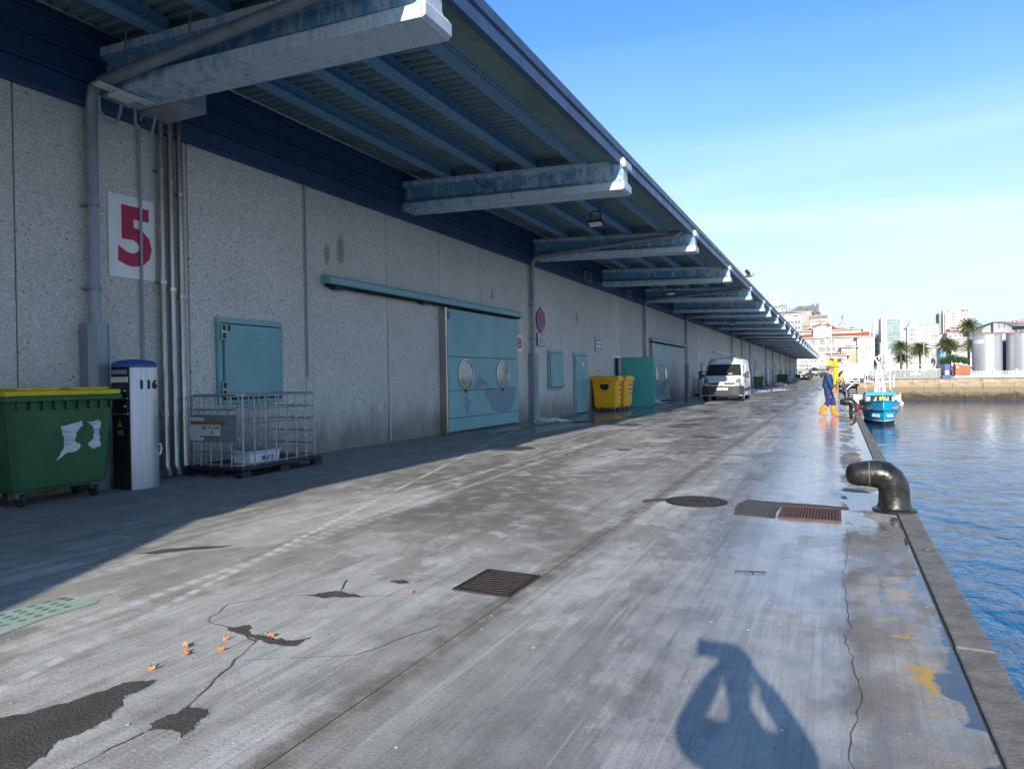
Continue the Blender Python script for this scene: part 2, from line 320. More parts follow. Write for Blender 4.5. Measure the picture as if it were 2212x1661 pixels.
# ---------------------------------------------------------------- ground
WX = -9.85
M['joint'] = simple('joint_filler', (.06, .055, .045), (.04, .037, .03), 4, .9)
pav = MB().box(-60, .72, -40, 205, -1.0, -.001).build('quay_pavement', M['joint'], kind='structure')
MB().box(-60, .72, 205, 900, -1.0, -.05).build('road', simple('road_far', (.2, .195, .185), (.14, .135, .13), .3, .8), kind='structure')
G_ = .009
cols = [(-9.84, -6.0), (-6.0, -2.03), (-2.03, .552)]
ys = [-16+5.087*i for i in range(4)]+[4.35+5.0*i for i in range(0, 14)]
ys = [-15.6, -10.6, -5.6, -.65]+[4.35+5*i for i in range(14)]
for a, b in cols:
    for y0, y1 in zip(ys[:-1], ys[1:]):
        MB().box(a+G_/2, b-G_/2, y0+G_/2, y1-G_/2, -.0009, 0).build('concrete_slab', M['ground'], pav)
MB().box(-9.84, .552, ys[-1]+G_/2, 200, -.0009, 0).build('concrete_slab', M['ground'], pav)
# kerb stones along the water
rk = random.Random(3)
for i in range(44):
    y0 = -14+3.6*i+.3
    MB().box(.558+rk.uniform(-.004, .004), .745, y0+.0015, y0+3.5985, -.5, .015+rk.uniform(-.003, .003)).build('kerb_stone', M['kerb'], pav, bevel=.012 if y0 < 25 else 0)
# quay wall
g = G('quay_wall'); p = g.pos('w'); z = g.sep(p)[2]
n = g.noise(g.pos('w', (1, 1, 2.5)), .9, 7, .7); col = g.mix(g.ramp(n, .35, .65), c4((.47, .39, .27)), c4((.27, .21, .135)))
zz = g.mth('ADD', z, g.mth('MULTIPLY', g.mth('SUBTRACT', n, .5), 2.2))
col = g.mix(g.ramp(zz, -.1, -.9, 0, .8), col, c4((.19, .15, .09))); col = g.mix(g.ramp(zz, -1.15, -1.9), col, c4((.045, .04, .025)))
col = g.mix(g.ramp(g.noise(g.pos('w', (1.2, 1.2, .15)), 1, 5, .7), .55, .75, 0, .7), col, c4((.14, .10, .06)))
M['quaywall'] = g.done(col, .85, 0, g.bump(g.noise(p, 2.5, 6), .15, .8))
qw = MB().box(.6, .735, -40, 150, -6, -.46).build('quay_wall', M['quaywall'], kind='structure')
YQ = 112
fw = MB().box(2.66, 90, YQ+.2, YQ+3, -6, .38).build('far_quay_wall', M['quaywall'], kind='structure')
rb = random.Random(11)
for j, (z0, z1) in enumerate([(-6, -1.45), (-1.43, -.72), (-.70, -.05), (-.03, .58)]):
    x = 2.66
    while x < 88:
        wd = rb.uniform(3.2, 5.2); MB().box(x+.02, min(x+wd, 90)-.02, YQ-.0+rb.uniform(-.04, .04)-(.12 if j == 0 else 0), YQ+.25, z0, z1+(rb.uniform(-.02, .02) if j == 3 else 0)).build('stone_block', M['quaywall'], fw); x += wd
MB().box(2.66, 90, YQ-.12, YQ+.5, .585, .70).build('coping', M['kerb'], fw)
MB().box(-60, 2.66, 150, 153, -6, -.06).build('basin_end_wall', M['quaywall'], kind='structure')
# land behind
M['land'] = simple('city_ground', (.17, .165, .155), (.11, .11, .10), .2, .85)
MB().box(2.66, 700, YQ+.3, 900, -1, .62).build('city_ground', M['land'], kind='structure')
MB().box(-300, 2.66, 206, 900, -1, .6).build('city_road', M['land'], kind='structure')
MB().box(.73, 2.66, 153, 206, -1, .02).build('quay_corner_paving', M['ground'], kind='structure')
MB().box(-2500, 2500, 890, 3500, -3, .5).build('distant_ground', M['land'], kind='structure')
MB().box(-2500, -60, -600, 890, -3, -.06).build('inland_ground', M['land'], kind='structure')
# water
g = G('harbour_water'); p = g.pos('w')
h1 = g.noise(g.pos('w', (1, .7, 1), rot=(0, 0, R(25))), .55, 3, .5, .6); h2 = g.noise(g.pos('w', (1, .6, 1), rot=(0, 0, R(-15))), 2.1, 5, .55, .8); h3 = g.noise(p, 9, 3, .6)
hh = g.mth('ADD', g.mth('ADD', g.mth('MULTIPLY', h1, 1.3), g.mth('MULTIPLY', h2, .45)), g.mth('MULTIPLY', h3, .07))
M['water'] = g.done(c4((.006, .10, .22)), .07, 0, g.bump(g.mth('MULTIPLY', hh, g.ramp(g.sep(p)[1], 4, 60, 1., .16)), .27, .8), IOR=1.333)
MB().add([(.6, -600, -2.4), (2500, -600, -2.4), (2500, 155, -2.4), (.6, 155, -2.4)], [(0, 1, 2, 3)]).build('water', M['water'], kind='structure')
MB().add([(.6, -600, -6), (2500, -600, -6), (2500, 155, -6), (.6, 155, -6)], [(0, 1, 2, 3)]).build('seabed', M['ink'], kind='structure')

M['rim'] = simple('crumbled_rim', (.50, .47, .41), (.2, .19, .16), 30, .9, bump=.8)
M['green_paint'] = simple('faded_green_paint', (.30, .44, .36), (.38, .42, .36), 9, .6, lo=.45, hi=.6)  # colour stands in for green-tinted light on the paving
def frac(a, b, rnd, r_, lv):
    if lv == 0: return [a]
    d = b-a; m_ = a.lerp(b, .5+r_.uniform(-.12, .12))+Vector((-d.y, d.x))*r_.uniform(-rnd, rnd)
    return frac(a, m_, rnd, r_, lv-1)+frac(m_, b, rnd, r_, lv-1)
def blob(cx_cy, z, mat, name, parent, rnd=.25, seed=1, sub=5):
    """irregular polygon patch from a coarse outline, edges jagged"""
    r_ = random.Random(seed); pts = []
    q = cx_cy
    for i in range(len(q)):
        a, b = Vector(q[i]), Vector(q[(i+1) % len(q)]); d = b-a; nrm = Vector((-d.y, d.x))
        pts += frac(a, b, rnd, r_, 4 if sub > 4 else 2)
    if sub > 4 and len(pts) > 8:
        c_ = sum(pts, Vector((0, 0)))/len(pts); o_ = [c_+(a-c_)*(1+.012/max(.05, (a-c_).length)*(1 if r_.random() > .35 else -.3)) for a in pts]; MB().add([(a.x, a.y, z-.002) for a in o_], [tuple(range(len(o_)))]).build('broken_edge', M['rim'], parent)
    return MB().add([(a.x, a.y, z) for a in pts], [tuple(range(len(pts)))]).build(name, mat, parent)
blob([(-3.44, 1.2), (-3.40, 1.75), (-3.25, 2.17), (-3.13, 2.26), (-3.02, 2.0), (-2.96, 1.8), (-2.90, 1.55), (-2.75, 1.2)], .004, M['asphalt'], 'asphalt_patch', pav, .2, 1)
blob([(-2.70, 1.90), (-2.75, 2.0), (-2.73, 2.13), (-2.63, 2.15), (-2.57, 2.05), (-2.52, 1.93)], .004, M['asphalt'], 'asphalt_patch', pav, .25, 2)
blob([(-3.36, 3.60), (-3.30, 3.70), (-3.2, 3.77), (-3.1, 3.76), (-2.98, 3.73), (-3.12, 3.66), (-3.22, 3.6)], .004, M['asphalt'], 'asphalt_patch', pav, .2, 3)
blob([(-3.40, 2.93), (-3.30, 3.02), (-3.12, 2.92), (-3.0, 2.90), (-2.80, 3.02), (-2.79, 2.88), (-2.95, 2.84), (-3.08, 2.86), (-3.2, 2.88)], .004, M['asphalt'], 'asphalt_patch', pav, .2, 4)
blob([(-3.03, 4.1), (-2.97, 4.16), (-2.88, 4.14), (-2.95, 4.08)], .004, M['asphalt'], 'asphalt_patch', pav, .2, 5)
blob([(-1.02, 7.55), (-1.06, 8.2), (-1.0, 8.52), (-.3, 8.47), (.1, 8.42), (.1, 8.26), (-.58, 8.24), (-.6, 7.5)], .004, M['asphalt'], 'asphalt_patch', pav, .03, 6)
blob([(-5.65, 3.9), (-5.5, 4.15), (-5.3, 4.3), (-5.05, 4.45), (-5.3, 4.15), (-5.45, 3.95)], .004, M['asphalt'], 'asphalt_patch', pav, .1, 7)
rr = random.Random(5)
for i in range(34):   # worn potholes and oily stains further down the quay
    x = rr.uniform(-8.6, -1.2); y = 13+rr.random()**1.5*62; a = rr.uniform(.15, .5); b = a*rr.uniform(.6, 1.6)
    if -2.2 < x < -1.8: x -= .6
    q = [(x+a*math.cos(t)*rr.uniform(.6, 1.1), y+b*math.sin(t)*rr.uniform(.6, 1.1)) for t in [k*math.pi/4 for k in range(8)]]
    blob(q, .004, M['asphalt'], 'asphalt_patch', pav, .25, 20+i, 3)
def crack(pts, w_=.008, seed=1):
    r_ = random.Random(seed); P_ = []
    for a, b in zip(pts[:-1], pts[1:]):
        a, b = Vector(a), Vector(b); n_ = max(2, int((b-a).length/.07))
        for k in range(n_): P_.append(a.lerp(b, k/n_)+Vector((r_.uniform(-1, 1), r_.uniform(-1, 1)))*.012)
    P_.append(Vector(pts[-1])); v = []; f_ = []
    for i, q in enumerate(P_):
        d = (P_[min(i+1, len(P_)-1)]-P_[max(i-1, 0)]).normalized(); nn = Vector((-d.y, d.x))*w_*r_.uniform(.3, 1); v += [(q.x+nn.x, q.y+nn.y, .0045), (q.x-nn.x, q.y-nn.y, .0045)]
        if i: f_.append((2*i-2, 2*i-1, 2*i+1, 2*i))
    MB().add(v, f_).build('crack', M['asphalt'], pav)
crack([(-3.6, 2.95), (-3.3, 2.93), (-3.05, 2.83), (-2.95, 2.6), (-2.78, 2.25), (-2.72, 2.1)], .0045, 1)
crack([(-3.6, 2.95), (-3.75, 3.25), (-3.55, 3.5), (-3.35, 3.62)], .0035, 2)
crack([(-3.2, 3.75), (-3.35, 4.0)], .006, 3); crack([(-2.7, 1.9), (-2.72, 1.6), (-2.6, 1.3)], .004, 4)
crack([(.05, 1.4), (.1, 2.2), (.03, 2.9), (.09, 3.6), (.02, 4.3)], .003, 5); crack([(.06, 4.4), (.02, 5.5), (.09, 6.8), (.05, 7.3)], .0022, 6)
crack([(-2.95, 2.6), (-2.4, 2.9), (-2.2, 3.5)], .003, 7); crack([(-3.0, 3.72), (-2.6, 4.0)], .003, 8)

# ---------------------------------------------------------------- covers in the pavement
mh = thing('manhole_cover', 'round black cast iron manhole cover set in the concrete', 'manhole cover', (-1.53, 8.17, 0))
mbm = MB().lathe([(.0001, .002), (.33, .002), (.33, .012), (.29, .014), (.28, .008), (.24, .008), (.23, .014), (.19, .014), (.18, .008), (.13, .008), (.12, .014), (.0001, .014)], n=32)
mbm.build('cover_plate', M['castiron'], mh)
mbm = MB()
for k in range(40):
    a = k*2*math.pi/40; c, s_ = math.cos(a), math.sin(a)
    for r0 in (.15, .21, .26): mbm.box(c*r0-.008, c*r0+.008, s_*r0-.008, s_*r0+.008, .008, .017)
mbm.build('tread_studs', M['castiron'], mh, kind='stuff'); MB().lathe([(.33, .001), (.36, .001), (.36, .009), (.33, .009), (.33, .001)], n=32, cap=False).build('rim', M['castiron'], mh)
blob([(-2.1, 7.9), (-1.86, 8.1), (-1.86, 8.3), (-2.15, 8.05)], .005, M['asphalt'], 'asphalt_patch', pav, .1, 77)
dg = thing('drain_grate', 'black square storm drain grate with diagonal slots beside the joint', 'drain grate', (-2.265, 4.38, 0))
MB().box(-.2, .2, -.24, .24, -.002, .003).build('pit', M['blackgap'], dg)
mf = MB(); mf.box(-.225, .225, -.27, -.235, .001, .014).box(-.225, .225, .235, .27, .001, .014).box(-.225, -.19, -.235, .235, .001, .014).box(.19, .225, -.235, .235, .001, .014); mf.build('frame', M['castiron'], dg)
for k in range(9):
    c = -.20+.05*k; MB().prism([(-.19, c-.016-.02), (.19, c-.016+.02), (.19, c+.012+.02), (-.19, c+.012-.02)], 'z', .003, .012).build('grate_bar', M['castiron'], dg)
rg = thing('rusty_grate', 'red rusty rectangular drain grate with parallel bars near the big bollard', 'drain grate', (-.275, 7.87, 0))
MB().box(-.27, .27, -.33, .33, .001, .005).build('pit', M['blackgap'], rg)
mf = MB(); mf.box(-.30, .30, -.36, -.33, .001, .02).box(-.30, .30, .33, .36, .001, .02).box(-.30, -.27, -.33, .33, .001, .02).box(.27, .30, -.33, .33, .001, .02); mf.build('frame', M['rust'], rg)
for k in range(18):
    x = -.255+k*.03; MB().box(x-.009, x+.009, -.33, .33, .005, .018).build('grate_bar', M['rust'], rg)
op = [(-3.36, 2.62, 'long curled orange scrap beside another, nearest the white tyre line'), (-3.27, 2.55, 'orange scrap just below the long curled one'), (-3.27, 2.34, 'orange scrap nearest the large asphalt patch'), (-3.24, 2.79, 'small orange scrap furthest up of the middle pair'), (-3.13, 2.66, 'orange scrap on the brown stain, lower of the middle pair'), (-3.02, 2.93, 'orange scrap lying in the crack beside the dark patch'), (-2.72, 3.94, 'tiny orange scrap alone near the drain grate')]
for i, (x, y, lb) in enumerate(op):
    s_ = .026 if i < 3 else .017 if i < 6 else .01; r_ = random.Random(i); t = MB()
    t.loft([[Vector((x+s_*(k-2)/2, y+math.sin(k*1.1+i)*.012+j*s_*.42*(1-abs(k-2)/3), .006+(.014 if j == 0 else .0)+.006*math.sin(k*2))) for j in (-1, 0, 1, 0)] for k in range(5)])
    tag(t.build('orange_scrap', M['orange'], smooth=True), lb, 'scrap', 'orange scraps scattered on the concrete')

# ---------------------------------------------------------------- warehouse
wh = thing('warehouse', 'long fish market warehouse of pebbled concrete panels with blue cladding and beamed canopy', 'warehouse')
MB().box(-40, WX-.14, -16, 199.9, -.04, 5.5).build('core_wall', M['blackgap'], wh)
MB().box(-40, WX-.02, -16, 200, 5.6, 7.6).build('roof', M['blue_clad'], wh)
js = [-15, -12.4, -9.8, -7.2, -4.6, -2.0, .6, 3.2, 5.2, 7.86, 10.6, 13.42, 15.86, 18.2, 20.56, 22.0, 24.84, 27.54, 29.5, 31.44, 32.83, 34.2, 37.4, 40.6, 43.5, 46.3, 49.1, 51.3, 53.6]
while js[-1] < 197: js.append(js[-1]+2.62)
js[-1] = 199.9
for a, b in zip(js[:-1], js[1:]):
    if abs(a-31.44) < .01:
        MB().box(WX-.13, WX, a+.009, b-.009, 2.56, 5.56).build('wall_panel', M['wall'], wh); continue
    MB().box(WX-.13, WX+random.uniform(-.004, .004), a+.009, b-.009, -.03, 5.56).build('wall_panel', M['wall'], wh, bevel=.008 if b < 40 else 0)
MB().box(-40, WX, 199.91, 200.2, -.03, 7.5).build('end_wall', M['wall'], wh)
# cladding planks over the wall
zz = [5.56, 5.90, 6.26, 6.62, 6.98]
for k in range(4):
    z0, z1 = zz[k], zz[k+1]; MB().prism([(WX-.02, z0), (WX+.12, z0), (WX+.12, z0+.05), (WX+.08, z0+.07), (WX+.08, z1-.015), (WX-.02, z1-.015)], 'y', -16, 200).build('cladding_plank', M['blue_clad'], wh)
MB().tube([(WX+.16, -16, 6.74), (WX+.16, 200, 6.74)], .022, 6).build('conduit', M['galv'], wh)
# canopy
XO = -4.1
def bt(x): return 6.50-.055*(x-WX)
beam_ys = [-9.2, -1.45, 6.3, 14.0, 22.05, 29.9, 37.7, 44.9, 49.5, 56.2, 63.9, 71.7]
while beam_ys[-1] < 190: beam_ys.append(beam_ys[-1]+7.8)
def beam_mesh():
    up_, lo_ = MB(), MB()
    def sec(x, k, base, top):
        h = (top-base); W_ = .30
        pr = [(-.30, 0), (.30, 0), (.30, .24), (.19, .36), (.15, .42), (.15, .72), (.24, .83), (.24, 1), (-.24, 1), (-.24, .83), (-.15, .72), (-.15, .42), (-.19, .36), (-.30, .24)]
        return [Vector((x, .3+a*k, base+b*h)) for a, b in pr]
    n = 1
    rings = [sec(WX+.08, 1, 5.76, 6.50), sec(-4.55, 1, 5.545, bt(-4.55)), sec(XO, 1, 5.52, bt(XO))]
    up_.loft(rings)
    return up_
bmb = beam_mesh(); beam0 = bmb.build('canopy_beam', [M['beam'], M['beam_low'], M['cap']], wh)
for q in beam0.data.polygons:      # flange faces less painted; end face limewashed
    c = q.center; nz = q.normal
    if nz.x > .9: q.material_index = 2
    elif c.z < 5.80 and abs(nz.y) > .9 or nz.z < -.9 or (c.z > 6.17 and abs(nz.y) > .9): q.material_index = 1
capb = MB().prism([(XO, bt(XO)-.16), (XO+.07, bt(XO)-.16), (XO+.07, bt(XO)-.02), (XO+.03, bt(XO)+.03), (XO, bt(XO)+.03)], 'y', .06, .54)
capb.prism([(XO, 5.53), (XO+.05, 5.55), (XO+.05, 5.69), (XO, 5.76)], 'y', .02, .58)
cap0 = capb.build('end_cap', M['cap'], beam0)
beams = [beam0]; beam0.location.y = beam_ys[0]
for y in beam_ys[1:]:
    beams.append(dup(beam0, loc=(0, y, 0)))
# purlins and corrugated sheets, one set per bay
pxs = [-8.48, -7.27, -6.22, -5.08]
for i in range(len(beam_ys)-1):
    y0, y1 = beam_ys[i]+.42, beam_ys[i+1]+.18
    for px in pxs:
        z = bt(px)-.01
        MB().prism([(px-.13, z), (px+.13, z), (px+.13, z+.03), (px+.07, z+.05), (px+.07, z+.25), (px-.13, z+.25)], 'y', y0, y1).build('purlin', M['purlin'], wh)
    t = MB(); n_ = int(7.8/.21) if y0 < 60 else 16; per = (beam_ys[i+1]-beam_ys[i])/n_
    xa, xb = WX+.0, -4.7; pts = []
    for k in range(n_):
        yy = beam_ys[i]+k*per
        for fr, hz in ((0, 0), (.35, 0), (.5, .055), (.85, .055)): pts.append((yy+fr*per, hz))
    pts.append((beam_ys[i+1], 0))
    v = []; f_ = []
    for y, hz in pts: v += [(xa, y, bt(xa)+.245+hz), (xb, y, bt(xb)+.245+hz)]
    for k in range(len(pts)-1): f_.append((2*k, 2*k+1, 2*k+3, 2*k+2))
    t.add(v, f_).build('roof_sheet', M['sheet'], wh)
MB().prism([(WX, 6.83), (-4.25, 6.455), (-4.25, 6.475), (WX, 6.9)], 'y', -16, 200).build('roof_deck', M['fascia'], wh)
# edge gutter and fascia
zt = 6.48; XF = -4.12
MB().box(-4.83, XF-.14, -16, 200, 6.19, 6.24).build('gutter', M['soffit'], wh)
MB().box(-4.87, -4.832, -16, 200, 6.17, 6.42).build('gutter_side', M['purlin'], wh)
MB().prism([(XF-.14, 6.09), (XF-.02, 6.09), (XF-.02, 6.26), (XF-.045, 6.28), (XF-.045, 6.31), (XF, 6.33), (XF, zt), (XF-.3, zt+.02), (XF-.3, zt-.03), (XF-.04, zt-.04), (XF-.04, 6.26), (XF-.14, 6.25)], 'y', -16, 200).build('fascia', M['fascia'], wh)
# downpipes
def downpipe(y, beam_i=None, r=.075, sl=2.4):
    t = MB(); x = WX+.13; pts = [(x, y, .05), (x, y, 4.3)]
    t.tube(pts, r, 14)
    dp = t.build('downpipe', M['pvc'], wh, smooth=True)
    b = None
    if beam_i is not None:
        by = beam_ys[beam_i]
        path = [(x, y, 4.28), (x, y, 5.4), (x+.02, y+.0, 5.62), (x+.12, by-.16, 5.78), (x+.35, by-.17, 5.83), (-5.1, by-.16, 6.0+.04), (-4.75, by-.16, 6.02), (-4.6, by-.14, 6.06), (-4.5, by-.14, 6.16)]
        MB().tube(path, r+.006, 14).build('branch_pipe', M['galv_dark'], dp, smooth=True)
        for hx in (-8.9, -7.6, -5.5):
            k = (hx+9.5)/4.4; zp = 5.83+.21*k
            mb = MB().tube([(hx, by-.17, zp+.05), (hx, by-.13, bt(hx)+.02)], .012, 6); mb.cyl((hx-.018, by-.165, zp), (hx+.018, by-.165, zp), r+.014, n=14); mb.build('pipe_hanger', M['galv_dark'], dp)
    w_ = .16
    s_ = MB().prism([(WX, y-w_), (WX+.2, y-w_), (WX+.29, y-w_*.45), (WX+.29, y+w_*.45), (WX+.2, y+w_), (WX, y+w_)], 'z', 0.0, sl).build('pipe_guard', M['galv_dark'], dp)
    for z in (2.9, 4.1):
        MB().cyl((x, y, z), (x, y, z+.04), r+.013, n=14).box(WX, WX+.2, y-.11, y-.07, z, z+.04).build('bracket', M['galv_dark'], dp)
downpipe(6.17, 2); downpipe(21.85, 4); downpipe(37.4, 6); downpipe(49.0, 8)
for y, b_ in ((72.2, None), (80.3, None), (88, None), (109, None), (121, None), (137, None), (152, None), (167, None), (183, None)):
    i = min(range(len(beam_ys)), key=lambda k: abs(beam_ys[k]-y)); downpipe(y, i)
# stainless conduits running up the wall beside the number panel
for k, (y, d) in enumerate(((7.30, 0), (7.47, .0), (7.64, 0))):
    x = WX+.10; t = MB().tube([(x+.10, y-.02, .01), (x+.05, y, .10), (x, y, .2), (x, y, 6.0)], .052, 12); cd = t.build('steel_conduit', M['inox'], wh, smooth=True)
    for z in (1.0-.03*k, 3.12-.1*k, 4.9-.15*k): MB().cyl((x, y, z), (x, y, z+.05), .062, n=12).box(WX, WX+.05, y-.08, y+.08, z+.01, z+.04).build('clamp', M['inox'], cd)
MB().tube([(WX+.04, 6.98, 1.7), (WX+.04, 6.98, 5.55), (WX+.1, 6.98, 5.7), (WX+.2, 7.1, 5.75)], .022, 8).build('thin_conduit', M['pvc'], wh, smooth=True)
jb = MB().box(WX+.0, WX+1.0, 6.93, 7.45, 5.72, 6.3).build('junction_box', M['pvc'], wh, bevel=.02)
tr = MB()
for k in range(3): tr.box(WX+.55+.06*k, WX+.575+.06*k, 5.93, 6.75, 5.69, 5.72)
tr.build('cable_tray', M['offwhite'], wh); MB().box(WX+.48, WX+.72, 6.2, 6.5, 5.64, 5.685).build('tray_plate', M['offwhite'], wh)
t = MB(); 
for a in (6.15, 6.7): t.tube([(WX+.35, a, 5.66), (WX+.33, a+.02, 5.45), (WX+.33, a+.14, 5.33), (WX+.33, a+.28, 5.38), (WX+.33, a+.33, 5.55), (WX+.35, a+.34, 5.66)], .022, 8)
t.build('loop_hose', M['pvc'], wh, smooth=True)
# conduit on the first visible joint
MB().tube([(WX+.02, 10.64, 1.6), (WX+.02, 10.64, 5.56)], .018, 6).build('thin_conduit', M['pvc'], wh); MB().tube([(WX+.02, 13.46, .05), (WX+.02, 13.46, 2.95)], .014, 6).build('thin_conduit', M['offwhite'], wh)

def hatch(y0, y1, z0, z1, name='wall_hatch', fw_=.10, hinge=True, mat=None, lab=None):
    mat = mat or M['teal']; x = WX; r0 = MB()
    r0.box(x, x+.07, y0, y1, z1-fw_, z1).box(x, x+.07, y0, y0+fw_, z0, z1-fw_)
    if z0 > .1: r0.box(x, x+.07, y0+fw_, y1, z0, z0+fw_*.7)
    r0.box(x, x+.07, y1-.05, y1, z0+(fw_*.7 if z0 > .1 else 0), z1-fw_)
    o = r0.build(name, mat, wh, bevel=.008)
    zb = z0+(fw_*.7 if z0 > .1 else .01)
    MB().box(x+.005, x+.03, y0+fw_, y1-.05, zb, z1-fw_).build('gap', M['blackgap'], o)
    MB().box(x+.03, x+.10, y0+fw_+.025, y1-.075, zb+.03, z1-fw_-.02).build('leaf', mat, o, bevel=.01)
    for z in (z0+(z1-z0)*.17, z0+(z1-z0)*.83):
        h_ = MB().box(x+.07, x+.115, y0+fw_-.05, y0+fw_+.045, z-.14, z+.14).build('hinge', M['galv'], o, bevel=.006)
        MB().box(x+.114, x+.122, y0+fw_-.03, y0+fw_+.03, z+.02, z+.12).box(x+.114, x+.122, y0+fw_-.03, y0+fw_+.03, z-.12, z-.02).build('hinge_cover', M['dark'], h_)
    MB().tube([(x+.12, y1-.13, zb+.09), (x+.15, y1-.13, zb+.09)], .03, 8).build('latch', M['dark'], o)
    if lab: o['label'] = lab
    return o
h1_ = hatch(8.37, 9.90, 1.14, 2.68, lab='square teal hatch above the wire cage')
MB().box(WX+.101, WX+.103, 8.56, 8.62, 2.44, 2.54).build('sticker', M['ink'], h1_)
hatch(23.41, 24.92, 1.08, 2.58, lab='teal hatch right of the no parking sign')
d3 = hatch(26.15, 27.8, .01, 2.56, 'service_door', lab='closed narrow teal door between the hatch and the notice board')
MB().box(WX+.101, WX+.104, 27.0, 27.25, 2.0, 2.2).build('sticker', M['paper'], d3)
def disc_x(x, y, z, ry, rz_, n=32, th=.01):
    return MB().loft([[Vector((x+a, y+ry*math.cos(2*math.pi*i/n), z+rz_*math.sin(2*math.pi*i/n))) for i in range(n)] for a in (0, th)])
def sliding(y0, y1, rail0, rail1, near=True, rmat=None):
    x = WX+.05; d = None
    d = MB().box(x, x+.02, y0, y1, .03, 3.5).build('sliding_door', M['blackgap'], wh)
    for z0, z1 in ((.05, .42), (.43, 1.20), (1.21, 2.16), (2.17, 3.49)):
        MB().box(x+.02, x+.09, y0+.02, y1-.02, z0, z1-.004).build('door_panel', M['teal'], d, bevel=.006)
    for yc in (y0+(y1-y0)*.22, y0+(y1-y0)*.735):
        ring = MB(); n = 32
        pf = [(.0, .44), (.03, .44), (.035, .415), (.02, .40), (.0, .40)]
        ring.loft([[Vector((x+.088+a, yc+r_*math.cos(2*math.pi*i/n), 1.66+r_*math.sin(2*math.pi*i/n))) for i in range(n)] for a, r_ in pf], cap=False)
        pr = ring.build('porthole', M['steel'], d, smooth=True)
        disc_x(x+.092, yc, 1.66, .405, .405).build('pane', M['mirror'], pr)
        MB().prism([(yc-.05, 1.22), (yc+.05, 1.22), (yc+.02, 1.14), (yc-.02, 1.12)], 'x', x+.09, x+.12).build('drip', M['dark'], pr)
    MB().box(WX+.001, x+.16, y0-.17, y0-.10, .01, 3.5).build('door_post', M['inox'], d); MB().box(WX+.001, x+.12, y0-.10, y0-.01, .01, 3.5).build('post_seal', M['blackgap'], d)
    r_ = MB().prism([(WX, 3.62), (WX+.24, 3.58), (WX+.26, 3.61), (WX+.26, 3.72), (WX+.22, 3.76), (WX, 3.78)], 'y', rail0, rail1).build('door_rail', rmat or M['teal'], wh)
    MB().box(WX+.02, WX+.18, rail0+.1, rail1-.1, 3.54, 3.585).build('track', M['blackgap'], r_)
    for yy in (rail0+.25, (rail0+rail1)/2-1.2): MB().box(WX+.02, WX+.2, yy, yy+.25, 3.5, 3.56).build('rail_stop', M['dark'], r_)
    return d, x
d1, dx_ = sliding(15.95, 20.58, 11.1, 20.8)
def flake(pts, x, parent, seed):
    r_ = random.Random(seed); P_ = []
    for i in range(len(pts)):
        a, b = Vector(pts[i]), Vector(pts[(i+1) % len(pts)]); d_ = b-a; nn = Vector((-d_.y, d_.x))
        for k in range(4): P_.append(a+d_*(k/4)+nn*(r_.uniform(-.08, .08) if k else 0))
    MB().add([(x, q.x, q.y) for q in P_], [tuple(range(len(P_)))]).build('flaked_patch', M['bare'], parent)
xf = dx_+.093
flake([(18.15, 1.19), (18.15, .98), (18.4, .85), (18.55, .62), (18.85, .48), (19.3, .42), (19.8, .45), (20.1, .65), (20.25, .9), (20.28, 1.19)], xf, d1, 1)
flake([(17.45, 1.23), (17.6, 1.42), (17.85, 1.62), (18.0, 1.55), (18.3, 1.4), (18.3, 1.32), (18.05, 1.38), (17.85, 1.23)], xf, d1, 2)
flake([(16.98, 1.19), (17.05, .95), (17.25, .88), (17.25, .8), (17.1, .75), (17.18, .66), (17.1, .55), (17.0, .42), (16.96, .66), (16.82, .72), (16.95, .85), (16.92, 1.0)], xf, d1, 3)
MB().box(xf-.002, xf+.004, 15.99, 16.12, 3.2, 3.42).build('sticker', M['blue'], d1)
d2, _ = sliding(39.0, 43.6, 38.7, 48.6)
flake([(39.3, 1.19), (39.25, .8), (39.5, .5), (40.6, .4), (41.6, .42), (42.1, .8), (42.2, 1.19)], xf, d2, 5)
# doorway with the green door standing open
dw = thing('tmp', 'x', 'x'); bpy.data.objects.remove(dw)
fr = MB().box(WX-.02, WX+.06, 31.44, 31.53, .0, 2.56).box(WX-.02, WX+.06, 32.74, 32.83, .0, 2.56).box(WX-.02, WX+.06, 31.53, 32.74, 2.47, 2.56).build('door_frame', M['white'], wh)
MB().box(WX-.13, WX-.05, 31.53, 32.2, .01, 2.47).build('inner_door', M['teal'], fr)
lf = MB().box(0, 1.62, -.03, .03, .04, 2.50).build('open_door', M['teal_green'], fr, bevel=.008, loc=(WX+.08, 32.80, 0)); lf.rotation_euler.z = R(9)
MB().tube([(1.45, -.035, 1.05), (1.45, -.08, 1.05), (1.33, -.08, 1.05)], .014, 6).tube([(1.5, -.035, 1.4), (1.5, -.06, 1.4), (1.36, -.06, 1.4)], .014, 6).build('door_handle', M['steel'], lf)
# vents in the cladding
for y0, y1, z0, z1 in ((27.35, 28.3, 5.72, 6.12), (34.0, 34.7, 5.68, 6.0)):
    x = WX+.12; v_ = MB().box(x, x+.04, y0, y1, z0, z0+.03).box(x, x+.04, y0, y1, z1-.03, z1).box(x, x+.04, y0, y0+.04, z0+.03, z1-.03).box(x, x+.04, y1-.04, y1, z0+.03, z1-.03).build('vent', M['galv'], wh)
    MB().box(x, x+.006, y0+.04, y1-.04, z0+.03, z1-.03).build('vent_back', M['blackgap'], v_)
    for k in range(5): MB().box(x+.008, x+.03, y0+.04, y1-.04, z0+.05+k*.065, z0+.07+k*.065).build('slat', M['galv_dark'], v_)
